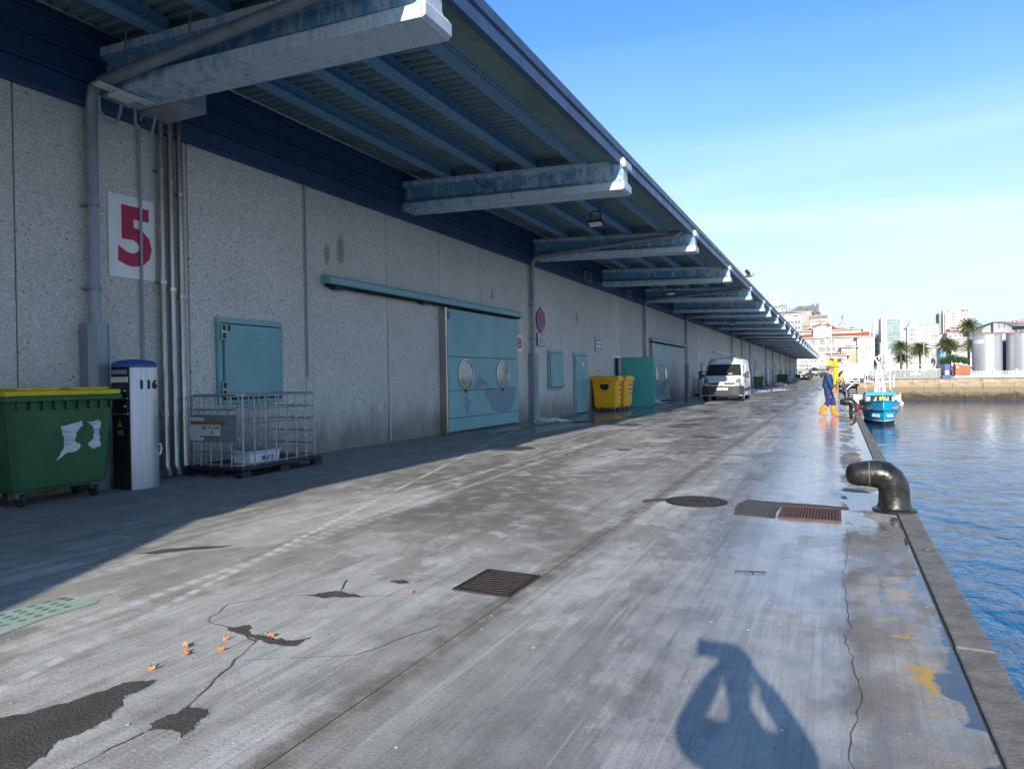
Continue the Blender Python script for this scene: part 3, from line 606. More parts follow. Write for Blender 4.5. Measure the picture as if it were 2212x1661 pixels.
# further doors down the wall
def rail(y0, y1, z=3.6, lab=None): return MB().prism([(WX, z), (WX+.22, z-.03), (WX+.24, z+.1), (WX, z+.14)], 'y', y0, y1).build('door_rail', M['offwhite'], wh)
rail(60.9, 71.4)
for y0 in (91.0, 123, 150.): 
    rail(y0, y0+8)
    b_ = MB().box(WX+.02, WX+.10, y0+3.2, y0+7.6, .03, 3.5).build('sliding_door', M['galv_dark'], wh)
    for yc in (y0+4.2, y0+6.4):
        pr = disc_x(WX+.10, yc, 1.66, .42, .42, 20, .03).build('porthole', M['offwhite'], b_); disc_x(WX+.13, yc, 1.66, .3, .3, 16, .01).build('pane', M['glass'], pr)
for y0 in (55, 83.5, 106, 116, 133, 142, 160, 172): hatch(y0, y0+1.6, 1.0, 2.6)
M['strip'] = simple('plastic_strip', (.5, .55, .6), None, 3, .3)
for y0 in (104, 112, 146): MB().box(WX+.02, WX+.12, y0, y0+1.3, .05, 2.9).build('plastic_curtain', M['offwhite'], wh)

# wall signs
def board(name, y0, y1, z0, z1, lab, cat, mat, th=.02, loc_rot=None):
    o = MB().box(WX+.005, WX+.005+th, y0, y1, z0, z1).build(name, mat, None, bevel=.004); tag(o, lab, cat); return o
n5 = board('number_panel', 6.47, 7.24, 3.15, 4.42, 'large white panel with a crimson number 5 beside the steel conduits', 'sign', M['white'], .012)
text('5', 1.22, M['crimson'], (WX+.02, 6.90, 3.76), WR, n5, bold=.045, sx=.98)
bs = board('letter_panel', 20.76, 21.16, 2.43, 3.02, 'white panel with a crimson letter B right of the sliding door', 'sign', M['white'], .012); text('B', .5, M['crimson'], (WX+.02, 20.96, 2.72), WR, bs, bold=.012)
yl = board('warning_label', 20.88, 21.08, 3.06, 3.32, 'small white and yellow label above the letter B', 'label', M['white'], .008); MB().box(WX+.0135, WX+.016, 20.88, 21.08, 3.06, 3.19).build('lower_half', M['lid_yellow'], yl); MB().box(WX+.0135, WX+.016, 20.94, 21.02, 3.22, 3.29).build('pictogram', M['ink'], yl)
asg = board('letter_panel', 37.56, 37.98, 2.45, 3.02, 'white panel with a letter A beside the second sliding door', 'sign', M['white'], .012); text('A', .5, M['crimson'], (WX+.02, 37.77, 2.72), WR, asg, bold=.012)
p4 = board('number_panel', 53.95, 54.8, 3.12, 4.3, 'white panel with a pale crimson number 4 above the white van', 'sign', M['white'], .012); text('4', 1.1, M['crimson'], (WX+.02, 54.37, 3.7), WR, p4, bold=.03, sx=.8)
p3 = board('number_panel', 76.5, 77.4, 3.1, 4.3, 'white panel with a number 3 on the wall past the van', 'sign', M['white'], .012); text('3', 1.1, M['crimson'], (WX+.02, 76.95, 3.7), WR, p3, bold=.03, sx=.8)
nb = board('notice_board', 28.98, 29.92, 2.70, 3.34, 'white notice board with blue frame left of the open door', 'notice', M['blue'], .03)
MB().box(WX+.035, WX+.04, 29.02, 29.88, 2.73, 3.31).build('sheet', M['paper'], nb)
t = MB(); r_ = random.Random(2)
for k in range(3): t.box(WX+.04, WX+.043, 29.08, 29.75+r_.uniform(-.1, .08), 3.24-k*.035, 3.255-k*.035)
for k in range(2):
    for j in range(3): t.box(WX+.04, WX+.043, 29.10+.28*j, 29.10+.28*j+r_.uniform(.07, .16), 2.80+.19*k, 2.88+.19*k)
t.build('print', M['ink'], nb)
ns = thing('no_parking_sign', 'round red and blue no parking sign on the wall above the loading plate', 'road sign', (WX, 22.79, 3.64))
MB().box(0.0, .03, -.03, .03, -.95, .50).build('bracket', M['dark'], ns)
def dx(x, r_, n=40, th=.006): return MB().loft([[Vector((x+a, r_*math.cos(2*math.pi*i/n), r_*math.sin(2*math.pi*i/n))) for i in range(n)] for a in (0, th)])
dx(.03, .405, th=.025).build('rim', M['red'], ns); dx(.0553, .29, th=.004).build('disc', M['blue'], ns)
bar = MB().box(.0596, .064, -.29, .29, -.038, .038).build('slash', M['red'], ns); bar.rotation_euler.x = R(-45)
ex = thing('loading_plate', 'white plate with black lettering EXCEPTO CARGA Y DESCARGA under the no parking sign', 'sign', (WX, 22.78, 2.94))
MB().box(.031, .06, -.35, .35, -.235, .235).build('plate_edge', M['ink'], ex, bevel=.01); MB().box(.0605, .064, -.33, .33, -.215, .215).build('plate', M['white'], ex)
for s_, z, sz in (('EXCEPTO', .145, .115), ('CARGA  Y', .045, .115), ('DESCARGA', -.055, .115), ('MAXIMO 15 MIN', -.155, .078)):
    text(s_, sz, M['ink'], (.0655, 0, z), WR, ex, bold=.002, ext=.001)

# floodlights under the canopy
def flood(x, y, z, lab):
    f_ = thing('floodlight', lab, 'floodlight', (x, y, z), 0, 'floodlights hanging under the canopy')
    MB().tube([(-.14, 0, .0), (-.14, 0, .28), (-.08, 0, .34), (.08, 0, .34), (.14, 0, .28), (.14, 0, 0)], .018, 6).build('yoke', M['dark'], f_)
    h = MB().box(-.22, .22, -.13, .13, -.03, .03).build('lamp_housing', M['dark'], f_, bevel=.01); h.rotation_euler.x = R(-24)
    MB().box(-.18, .18, -.10, .10, -.034, -.031).build('lamp_glass', M['offwhite'], h)
    MB().tube([(0, .05, .03), (0, .2, .1), (0, .25, .42)], .01, 5).build('cable', M['dark'], f_)
flood(-5.9, 17.6, 5.72, 'black floodlight hanging between the second and third beams'); flood(-7.3, 33.2, 5.6, 'black floodlight just behind the fourth canopy beam')
flood(-7.0, 52.5, 5.4, 'small dark floodlight under the canopy above the van'); flood(-7.5, 85, 5.4, 'far small floodlight under the canopy past the van'); flood(-6.0, 103, 5.4, 'farthest small floodlight under the canopy')
for by, x in ((14.0, -7.3), (44.9, -6.9)):
    c_ = MB().box(x-.12, x+.12, by-.05, by+.14, 5.86, 5.98).build('junction_box', M['galv_dark'], wh); MB().tube([(x, by-.03, 5.95), (x-.25, by-.02, 6.1), (x-.42, by+.02, 6.33)], .01, 5).tube([(WX+.2, by+.12, 5.88), (x, by+.12, 5.86)], .012, 5).build('cable', M['dark'], c_)
# pigeon on the edge of the canopy
pg = thing('pigeon', 'dark pigeon landing on the roof edge with raised wings', 'bird', (-4.05, 36.5, 6.55))
M['feather'] = simple('feather', (.09, .09, .10), (.04, .04, .045), 20, .7)
t = MB().loft([MB().ring((-.17+i*.055, 0, .08-.03*abs(i-3)/3), [.012, .045, .075, .085, .075, .05, .04, .012][i], (1, 0, 0), 8) for i in range(8)]); t.ball((.24, 0, .13), .042, 8); t.cyl((.27, 0, .13), (.31, 0, .12), .01, .003, 5)
t.build('body', M['feather'], pg, smooth=True)
for s_ in (-1, 1): MB().add([(.10, s_*.05, .12), (-.06, s_*.05, .10), (-.16, s_*.33, .30), (-.02, s_*.38, .36), (.08, s_*.22, .24), (.10, s_*.05, .135), (-.06, s_*.05, .112), (-.16, s_*.33, .31), (-.02, s_*.38, .37), (.08, s_*.22, .252)], [(0, 1, 2, 3, 4), (9, 8, 7, 6, 5), (0, 4, 9, 5), (1, 0, 5, 6), (2, 1, 6, 7), (3, 2, 7, 8), (4, 3, 8, 9)]).build('wing', M['feather'], pg)
MB().add([(-.15, -.03, .05), (-.15, .03, .05), (-.30, .06, .03), (-.30, -.06, .03), (-.15, 0, .03)], [(0, 1, 2, 3), (0, 4, 1), (4, 3, 2), (0, 3, 4), (1, 4, 2)]).build('tail', M['feather'], pg)
_gp = MB().add([(-4.60, 2.0, .004), (-4.57, 2.28, .004), (-4.63, 2.58, .004), (-4.62, 2.89, .004), (-4.66, 2.95, .004), (-4.94, 2.79, .004), (-5.04, 2.52, .004), (-5.0, 2.0, .004)], [tuple(range(8))]).build('faded_green_paint', M['green_paint'], pav)  # flat sheet painted as green-tinted light falling across the tyre marks
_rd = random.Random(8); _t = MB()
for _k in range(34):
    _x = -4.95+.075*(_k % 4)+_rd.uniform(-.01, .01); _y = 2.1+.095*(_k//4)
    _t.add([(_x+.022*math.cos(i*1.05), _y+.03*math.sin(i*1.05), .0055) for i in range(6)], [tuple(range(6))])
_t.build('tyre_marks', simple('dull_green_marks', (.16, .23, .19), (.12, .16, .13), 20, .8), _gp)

# ---------------------------------------------------------------- things along the wall
def wheel_small(x, y, parent, r=.09):
    c = MB().cyl((x-.022, y, r), (x+.022, y, r), r, n=14).build('caster', M['dark'], parent)
    MB().box(x-.03, x+.03, y-.03, y+.06, r+.02, r+.16).build('fork', M['galv'], c)
def container(name, label, loc, rz, mat, lid, group=None, w_=1.36, d_=1.0, h_=1.28, kind=0):
    # wheeled 1100 litre container: long side faces local -Y
    o = thing(name, label, 'container', loc, rz, group); k = .88
    zb = .22; secs = []
    for z, a in ((zb, .86), (zb+.12, .88), (h_-.12, .985), (h_, 1.0)):
        W2, D2 = w_/2*a, d_/2*a; c = .07
        secs.append([Vector(q) for q in ((-W2+c, -D2, z), (W2-c, -D2, z), (W2, -D2+c, z), (W2, D2-c, z), (W2-c, D2, z), (-W2+c, D2, z), (-W2, D2-c, z), (-W2, -D2+c, z))])
    MB().loft(secs).build('body', mat, o, bevel=.01)
    rimm = MB(); W2, D2 = w_/2, d_/2
    rimm.prism([(-W2-.05, -D2-.05), (W2+.05, -D2-.05), (W2+.05, D2+.05), (-W2-.05, D2+.05)], 'z', h_-.05, h_+.02)
    for i in range(9):
        x = -W2+.1+i*(w_-.2)/8; rimm.box(x-.012, x+.012, -D2-.045, -D2+.01, h_-.16, h_-.05)
    rimm.build('rim', mat, o, bevel=.012)
    l_ = MB()
    if kind == 0:
        l_.box(-W2-.04, W2+.04, -D2-.04, D2+.04, h_+.021, h_+.09)
        lo = l_.build('lid', lid, o, bevel=.02)
        MB().box(-W2+.1, -.06, -D2, D2-.1, h_+.09, h_+.125).box(.06, W2-.1, -D2, D2-.1, h_+.09, h_+.125).build('lid_ribs', lid, lo, bevel=.015)
        MB().tube([(-W2, D2, h_+.08), (W2, D2, h_+.08)], .03, 8).build('lid_hinge', lid, lo)
    else:
        pr = [(-D2-.05, h_+.021), (D2+.05, h_+.021), (D2+.05, h_+.06), (D2*.6, h_+.13), (-D2*.4, h_+.16), (-D2-.05, h_+.09)]
        lo = l_.prism(pr, 'x', -W2-.04, W2+.04).build('lid', lid, o, bevel=.02)
        MB().tube([(-W2*.7, -D2-.05, h_-.03), (-W2*.7, -D2-.10, h_-.03), (W2*.7, -D2-.10, h_-.03), (W2*.7, -D2-.05, h_-.03)], .014, 6).build('grab_rail', mat, o)
    for s_ in (-1, 1): MB().cyl((s_*(W2-.02), 0, h_-.12), (s_*(W2+.10), 0, h_-.12), .035, n=10).build('lifting_pin', mat, o)
    for sx_ in (-1, 1):
        for sy_ in (-1, 1): wheel_small(sx_*(W2-.22), sy_*(D2-.2), o)
    MB().box(-W2+.12, W2-.12, -D2+.15, D2-.15, .18, zb).build('chassis', mat, o)
    return o
gb = container('green_container', 'green waste container with flat yellow lid and torn white poster beside the grey pedestal', (-9.36, 5.29, 0), R(90), M['green'], M['lid_yellow'], w_=1.36, d_=.78, h_=1.36)
M['torn'] = None
g = G('torn_poster'); v = g.pos('o'); n = g.noise(v, 5, 6, .65); n3 = g.noise(g.pos('o', (1, 1, 6)), 4, 3)
col = g.mix(g.ramp(n3, .5, .6), c4((.55, .58, .6)), c4((.35, .42, .40))); M['torn'] = g.done(col, .6)
def torn(pts, y, parent, seed):
    r_ = random.Random(seed); P_ = []
    for i in range(len(pts)):
        a, b = Vector(pts[i]), Vector(pts[(i+1) % len(pts)])
        for k in range(4): q = a.lerp(b, k/4); P_.append((q.x+r_.uniform(-.012, .012), y, q.y+r_.uniform(-.012, .012)))
    return P_
def yface(z): return -.39*(.88+.105*(z-.34)/.92)-.004
for j, pts in enumerate(([(-.07, .98), (.2, 1.04), (.22, .98), (.14, .9), (.12, .78), (.2, .72), (.18, .66), (0, .62), (-.12, .55), (-.02, .7), (-.03, .84)], [(.28, 1.02), (.46, 1.04), (.44, .86), (.46, .68), (.36, .66), (.28, .72), (.36, .80), (.37, .94)])):
    P_ = torn(pts, 0, gb, j); MB().add([(a, yface(c), c) for a, b, c in P_], [tuple(range(len(P_)))]).build('torn_poster', M['torn'], gb)

# grey service pedestal with number 116
def pedestal(loc, rz, label, near=True):
    o = thing('service_pedestal', label, 'pedestal', loc, rz)
    W_, H_ = .43, 1.76
    n = 9; rings = []
    for z in (0, H_):
        a = [Vector((.0, 0, z))]
        for k in range(n+1):
            t_ = k/n; a.append(Vector((.02+t_*W_*.96, -.06*math.sin(math.pi*t_), z)))
        a += [Vector((W_, .38, z)), Vector((.0, .39, z))]; rings.append(a)
    MB().loft(rings).build('steel_shell', M['steel'], o, smooth=True)
    dk = MB().box(-.02, -.001, .0, .39, 0, H_-.0).build('dark_side', M['ink'], o, bevel=.01)
    def db(y0, y1, z0, z1, dd, nm, mt): return MB().box(-.02-dd, -.02, y0, y1, z0, z1).build(nm, M[mt], dk)
    db(.03, .36, H_-.10, H_-.04, .01, 'socket_strip', 'galv'); db(.01, .38, H_-.22, H_-.14, .014, 'socket_strip', 'offwhite')
    for z in (H_-.44, H_-.66): db(.02, .37, z, z+.19, .012, 'socket_panel', 'glass'); db(.01, .38, z-.02, z, .018, 'socket_ledge', 'galv')
    for z in (H_-.34, H_-.56): MB().ball((-.04, .06, z), .015, 8).build('knob', M['white'], dk)
    MB().add([(-.024, .26, .90), (-.024, .15, .90), (-.024, .205, 1.0)], [(0, 1, 2)]).build('hazard_label', M['lid_yellow'], dk); db(.14, .26, .78, .86, .005, 'rating_plate', 'galv_dark')
    rings = []
    for t_, z in ((1.04, H_), (1.05, H_+.03), (.96, H_+.07), (.7, H_+.10), (.3, H_+.115)):
        cxx, cyy = .20, .18; rings.append([Vector((cxx+(.285)*t_*math.cos(2*math.pi*i/28), cyy+.285*t_*math.sin(2*math.pi*i/28), z)) for i in range(28)])
    MB().loft(rings).build('cap', simple('blue_cap', (.03, .09, .33), (.02, .07, .27), 4, .45), o, smooth=True)
    if near:
        for i_, ch in enumerate('116'): text(ch, .17, M['ink'], (.14+i_*.11, -.062-(.0, .004, -.02)[i_], 1.50), (R(90), 0, R((-6, 4, 20)[i_])), o, bold=.006)
        MB().tube([(W_+.0, .0, .62), (W_+.03, 0, .62), (W_+.05, 0, .55), (W_+.03, 0, .48), (W_, 0, .46)], .014, 6).build('lock', M['offwhite'], o)
    return o
pedestal((-9.09, 6.25, 0), R(90), 'grey steel service pedestal with blue cap and number 116')
pedestal((-9.3, 51.6, 0), R(20), 'far service pedestal with dark cap between the downpipe and the white van', near=False)

# wire cage on a black pallet
def cage(loc, rz, label, L_=2.02, D_=1.45, H_=1.22, nearby=True, group=None):
    # long side faces local -Y, runs along +X
    o = thing('wire_cage', label, 'cage', loc, rz, group)
    pl = MB().box(0, L_, 0, D_, .11, .16)
    pb = pl.build('pallet_deck', M['pallet'], o, bevel=.01)
    for y in (0, D_/2-.06, D_-.12):
        for x in (0, L_/2-.1, L_-.2): MB().box(x, x+.2, y, y+.12, .015, .10).build('pallet_foot', M['pallet'], pb)
        MB().box(0, L_, y, y+.12, .0, .015).build('pallet_runner', M['pallet'], pb)
    MB().box(.06, L_-.06, .06, D_-.06, .142, .155).build('floor_sheet', M['dark'], o)
    e = .06; x0, x1, y0, y1 = e, L_-e, e, D_-e; c = .1
    def loop(z): return [(x0+c, y0, z), (x1-c, y0, z), (x1, y0+c, z), (x1, y1-c, z), (x1-c, y1, z), (x0+c, y1, z), (x0, y1-c, z), (x0, y0+c, z), (x0+c, y0, z)]
    nz = 5
    for k in range(nz+1):
        z = .17+(H_-.17)*(k/nz if k else .02); MB().tube(loop(z), .014 if k < nz else .02, 6).build('rail_bar', M['galv'], o)
    nx, ny = 7, 4; rb_ = .013
    for i in range(nx+1):
        x = x0+.05+(x1-x0-.1)*i/nx
        for y in (y0+.012, y1-.012): MB().cyl((x, y, .15), (x, y, H_), rb_, n=6).build('upright_bar', M['galv'], o)
    for i in range(1, ny+1):
        y = y0+(y1-y0)*i/(ny+1)
        for x in (x0+.012, x1-.012): MB().cyl((x, y, .15), (x, y, H_), rb_, n=6).build('upright_bar', M['galv'], o)
    if nearby:
        sp = MB().box(x0-.03, x0-.012, y0+.06, y1-.06, .56, 1.0).build('label_plate', M['galv_dark'], o, bevel=.004)
        x = x0-.032; P_ = lambda y0_, y1_, z0, z1, nm, mt, dx_=0: MB().box(x-.003-dx_, x-dx_, y0_, y1_, z0, z1).build(nm, mt, sp)
        P_(.82, 1.12, .58, .96, 'paper', M['paper']); P_(.32, 1.10, .84, .90, 'brown_tape', M['brownwood'], .006); P_(.46, .86, .66, .84, 'paper', M['paper'], .004); P_(.48, .9, .64, .665, 'brown_tape', M['brownwood'], .008)
        text('BEOTHUK', .085, M['ink'], (x-.009, .66, .79), (R(90), 0, R(-90)), sp, ext=.001); text('4', .10, M['ink'], (x-.009, .64, .71), (R(90), 0, R(-90)), sp, ext=.001)
    return o
cg = cage((-8.45, 7.64, 0), R(93), 'wire cage on a black pallet under the teal hatch with taped paper signs', L_=1.95, D_=1.22, H_=1.31)
fb = thing('fish_box', 'white foam fish box with blue letters inside the near wire cage', 'fish box', (-8.93, 8.40, .157), R(93))
MB().prism([(-.33, .0), (.33, .0), (.36, .17), (-.36, .17)], 'y', -.19, .19).build('tray', M['foam'], fb, bevel=.02)
MB().box(-.375, .375, -.205, .205, .171, .215).build('lid', M['foam'], fb, bevel=.015); MB().box(-.30, .30, -.15, .15, .2155, .222).build('lid_panel', M['galv_dark'], fb)
text('D.P.M', .11, M['blue'], (.05, -.193, .09), (R(90), R(180), 0), fb, bold=.004, ext=.001)

# yellow containers
yb = [container('yellow_container', 'front yellow recycling container with a dark filling hole, left of its twin', (-9.22, 28.75, 0), R(4), M['yellow'], M['yellow'], 'yellow containers beside the open green door', w_=1.15, d_=1.05, h_=1.42, kind=1)]
yb.append(dup(yb[0], (-9.16, 30.2, 0), R(-4), 'rear yellow recycling container next to the open green door'))
for q in yb[:1]:
    MB().prism([(-.18, 1.22), (.20, 1.22), (.20, 1.08), (.12, .96), (-.08, .96), (-.18, 1.08)], 'y', -.545, -.50).build('filling_hole', M['ink'], q)
for q in yb:
    for j in range(3): text(('ENVASES', 'BRICKS', 'LATAS')[j], .09, M['red'] if j == 0 else M['ink'], (.595, .05, 1.15-.2*j), (R(90), 0, R(90)), q, ext=.004)

# further cages and containers down the wall
cage((-9.7, 52.4, 0), R(0), 'dark wire cage between the downpipe and the white van', L_=1.6, D_=1.2, H_=1.35, nearby=False)
container('green_container', 'dark container with yellow lid half hidden behind the white van', (-7.9, 53.4, 0), R(90), M['green'], M['lid_yellow'])
cage((-9.3, 79.0, 0), R(90), 'stacked wire cage standing past the white van', L_=1.7, D_=1.2, H_=2.0, nearby=False)
container('green_container', 'narrow green container with yellow lid between two distant cages', (-8.7, 87.5, 0), R(10), M['green'], M['lid_yellow'], w_=1.1)
cage((-8.3, 90.0, 0), R(90), 'wire cage right of the narrow green container', L_=1.6, D_=1.1, H_=1.35, nearby=False)
container('green_container', 'farthest big green container near the end of the warehouse', (-8.9, 131, 0), R(0), M['green'], M['green'], w_=1.9, h_=1.5)
cage((-7.6, 132.0, 0), R(90), 'white wire cage beside the farthest green container', L_=1.6, D_=1.1, H_=1.35, nearby=False)
lad = thing('leaning_trolley', 'dark hand trolley leaning on the wall beyond the distant cages', 'trolley', (-9.2, 100, 0))
for s_ in (-.2, .2): MB().tube([(.5, s_, .1), (-.3, s_, 1.75)], .03, 6).build('side_bar', M['dark'], lad)
for k in range(5): MB().tube([(.4-.15*k, -.2, .3+.3*k), (.4-.15*k, .2, .3+.3*k)], .02, 6).build('rung', M['dark'], lad)
MB().box(.45, .75, -.22, .22, .02, .06).build('toe_plate', M['dark'], lad)
for s_ in (-.25, .25): MB().cyl((.45, s_-.03, .12), (.45, s_+.03, .12), .12, n=12).build('wheel', M['dark'], lad)
rb2 = random.Random(4)
for i, (x, y, lb) in enumerate([(-7.6, 104, 'white fish box on the ground beyond the narrow green container'), (-7.0, 104.5, 'second white fish box, touching the first, near the leaning trolley'), (-9.0, 126, 'small white box at the foot of the wall before the farthest container')]):
    q = thing('fish_box', lb, 'fish box', (x, y, 0), rb2.uniform(-.3, .3)); MB().box(-.35, .35, -.22, .22, 0, .17).build('tray', M['foam'], q, bevel=.02); MB().box(-.37, .37, -.24, .24, .171, .22).build('lid', M['foam'], q, bevel=.01)
for i in range(5):
    q = thing('fish_crate', ('bottom fish crate of the stack at the warehouse end', 'second fish crate up in the stack at the warehouse end', 'dark fish crate in the middle of the end stack', 'fourth fish crate up in the end stack', 'topmost fish crate of the stack at the warehouse end')[i], 'crate', (-8.9, 184, .32*i), rb2.uniform(-.2, .2), 'crates stacked at the end of the warehouse')
    MB().prism([(-.5, 0), (.5, 0), (.58, .28), (-.58, .28)], 'y', -.4, .4).build('tub', M['offwhite'] if i < 2 else M['dark'], q); MB().box(-.62, .62, -.44, .44, .281, .315).build('rim', M['offwhite'] if i < 2 else M['dark'], q)
tr_ = thing('flat_trolley', 'dark flat trolley with a crate at the end of the warehouse', 'trolley', (-7.0, 186, 0))
MB().box(-1.3, 1.3, -.4, .4, .25, .33).build('deck', M['dark'], tr_); MB().box(.2, 1.2, -.35, .35, .33, .95).build('tub', M['dark'], tr_)
for s_ in (-1, 1): MB().cyl((s_, -.3, .13), (s_, .3, .13), .13, n=10).build('wheel', M['dark'], tr_)
# heaps of crushed ice
def ice(x, y, rx, ry, h, n, seed, label):
    r_ = random.Random(seed); t = MB(); N_ = 14; Mx = 22; v = []; f_ = []
    for j in range(N_+1):
        for i in range(Mx):
            a = 2*math.pi*i/Mx; rr_ = (1-j/N_); k = 1+.25*math.sin(3*a+seed)+r_.uniform(-.12, .12)
            hz = h*(1-rr_**1.4)*r_.uniform(.55, 1.1)*(.6+.4*math.sin(2*a+seed)) if j else .002
            v.append((x+rx*rr_*k*math.cos(a), y+ry*rr_*k*math.sin(a), max(.003, hz)))
    for j in range(N_):
        for i in range(Mx): f_.append((j*Mx+i, j*Mx+(i+1) % Mx, (j+1)*Mx+(i+1) % Mx, (j+1)*Mx+i))
    t.add(v, f_)
    for k in range(n):
        a = r_.uniform(0, 6.3); d = r_.uniform(.5, 1.5); s_ = r_.uniform(.008, .03); t.box(x+rx*d*math.cos(a)-s_, x+rx*d*math.cos(a)+s_, y+ry*d*math.sin(a)-s_, y+ry*d*math.sin(a)+s_, 0, s_*1.4)
    o = t.build('ice_heap', M['ice']); tag(o, label, 'ice heap'); o['kind'] = 'stuff'
M['ice'] = simple('crushed_ice', (.75, .79, .82), (.6, .66, .7), 14, .45, bump=.5)
ice(-9.75, 22.2, .45, .5, .13, 20, 1, 'white heap of crushed ice at the foot of the second downpipe'); ice(-9.0, 22.0, .5, .45, .14, 30, 2, 'white heap of crushed ice right of the second downpipe foot')
ice(-9.6, 39.2, .45, .8, .2, 20, 3, 'low white ice heap before the second sliding door'); ice(-7.6, 68, 2.0, 4.5, .22, 60, 4, 'long streak of crushed ice behind the van'); ice(-5.2, 72, .6, 2.0, .1, 30, 6, 'small scatter of ice right of the long streak')

# ---------------------------------------------------------------- bollards
def bollard(loc, label, s=1.0):
    o = thing('mooring_bollard', label, 'bollard', loc, 0, 'curved black mooring bollards on the quay edge')
    t = MB(); P_ = []; Rr = []
    for x, z, r_ in ((.0, -.0, .185), (.0, .03, .165), (-.0, .08, .15), (.0, .2, .145), (-.01, .27, .148), (-.04, .335, .15), (-.10, .380, .158), (-.17, .392, .152), (-.24, .39, .142), (-.30, .385, .135), (-.36, .38, .128), (-.41, .375, .11), (-.44, .375, .082), (-.455, .375, .04), (-.458, .375, .006)):
        P_.append((x, 0, z)); Rr.append(r_)
    t.tube(P_, Rr, 24); t.build('bollard_body', M['bollard'], o, smooth=True)
    MB().lathe([(.0001, .0), (.21, .0), (.21, .018), (.17, .035), (.0001, .035)], n=24).build('base_flange', M['bollard'], o, smooth=True)
    c = MB(); c.lathe([(.0001, 0), (.001, 0)], n=4) if False else None
    MB().tube([(-.235, .144*math.sin(2*math.pi*k/20), .39+.144*math.cos(2*math.pi*k/20)) for k in range(21)], .0035, 5).build('weld_seam', M['galv_dark'], o)
    return o
b0 = bollard((.545, 8.34, .012), 'nearest black curved mooring bollard, beside the rusty grate')
b0.scale = (1.03, 1.03, 1.0)
for y, lb in ((29.6, 'second curved bollard, just past the walking man'), (48.5, 'third curved bollard, right of the bent handrail'), (66, 'fourth curved bollard along the quay edge'), (84, 'fifth curved bollard before the yellow crane column')):
    q = dup(b0, (.56, y, .012), 0, lb)

# ladder handrail
hr = thing('ladder_handrail', 'bent galvanised handrail of a quay ladder behind the man', 'handrail', (0.02, 43.5, 0))
MB().tube([(0, 0, 0), (0, 0, 1.08), (.04, .1, 1.16), (.15, .8, 1.16), (.3, 2.5, .85), (.5, 4.5, .5), (.52, 4.6, 0)], .035, 8).build('tube_rail', M['galv'], hr, smooth=True)
MB().cyl((0, 0, 0), (0, 0, .02), .1, n=12).build('base_plate', M['galv'], hr)
# yellow crane column
M['crane'] = simple('crane_yellow', (.80, .50, .005), (.7, .42, .01), 2, .4)
yc = thing('crane_column', 'tall yellow dockside crane column behind the man', 'crane', (-.14, 88.5, 0))
MB().tube([(0, 0, 0), (0, 0, 3.35)], .33, 16).build('column', M['crane'], yc, smooth=True)
for z in (.0, .95, 2.3): MB().cyl((0, 0, z), (0, 0, z+.07), .40, n=16).build('flange', M['ink'] if z > 2 else M['crane'], yc)
MB().box(-.95, -.35, -.3, .3, 2.3, 3.1).build('control_box', M['crane'], yc, bevel=.03); MB().box(-.62, -.1, -.25, .25, 3.1, 3.38).box(.2, .6, -.3, .3, 2.9, 3.3).build('winch', M['rust'], yc)
MB().prism([(-.05, .0), (.8, .0), (.3, .9), (-.05, .9)], 'y', -.05, .05).build('gusset', M['crane'], yc); MB().box(-.45, .45, -.45, .45, .0, .06).build('base_plate', M['crane'], yc)
MB().tube([(.33, 0, 1.3), (.7, .1, 1.0), (.9, .3, 1.25), (1.0, .5, .6)], .03, 6).build('hose', M['offwhite'], yc, smooth=True)
yh = thing('hose_hoist', 'low yellow hoist arm with black hose right of the crane column', 'hoist', (.42, 84, 0))
MB().tube([(0, 0, 0), (-.05, 0, .9), (.0, 0, 1.2), (.05, 0, 1.5)], [.22, .2, .16, .1], 12).build('arm', M['crane'], yh, smooth=True)
MB().tube([(-.2, 0, 1.15), (-.08, 0, 1.55), (.1, 0, 1.8), (.16, 0, 1.86)], [.12, .17, .15, .07], 10).build('hose_head', M['bollard'], yh, smooth=True); MB().tube([(.1, 0, 1.2), (.3, .2, .6), (.3, 1, .1)], .06, 8).build('black_hose', M['bollard'], yh, smooth=True)
lf_ = MB().tube([(0, 0, 0), (0, 0, 1.0), (0, 1.6, 1.0), (0, 1.6, 0)], .03, 6).box(-.1, .4, -.3, .2, .05, .7).build('meter_cabinet', M['rust'], None, loc=(-.05, 80, 0)); tag(lf_, 'small brown cabinet with rail beside the crane column', 'cabinet')

# ---------------------------------------------------------------- van
M['van'] = simple('van_white', (.74, .76, .78), (.70, .72, .75), .8, .22); M['trim'] = simple('bumper_grey', (.032, .036, .045), (.05, .055, .065), 4, .55)
M['lamp'] = simple('headlight_glass', (.26, .30, .27), (.16, .19, .17), 9, .12, .2); M['amber'] = simple('indicator', (.75, .13, .02), None, 3, .2); M['plate'] = simple('plate_white', (.8, .8, .8), None, 3, .4)
vn = thing('delivery_van', 'white panel van with grey bumper facing the camera beside the warehouse', 'van', (-6.12, 40.9, 0), R(1.5))
vb = MB(); secs = []
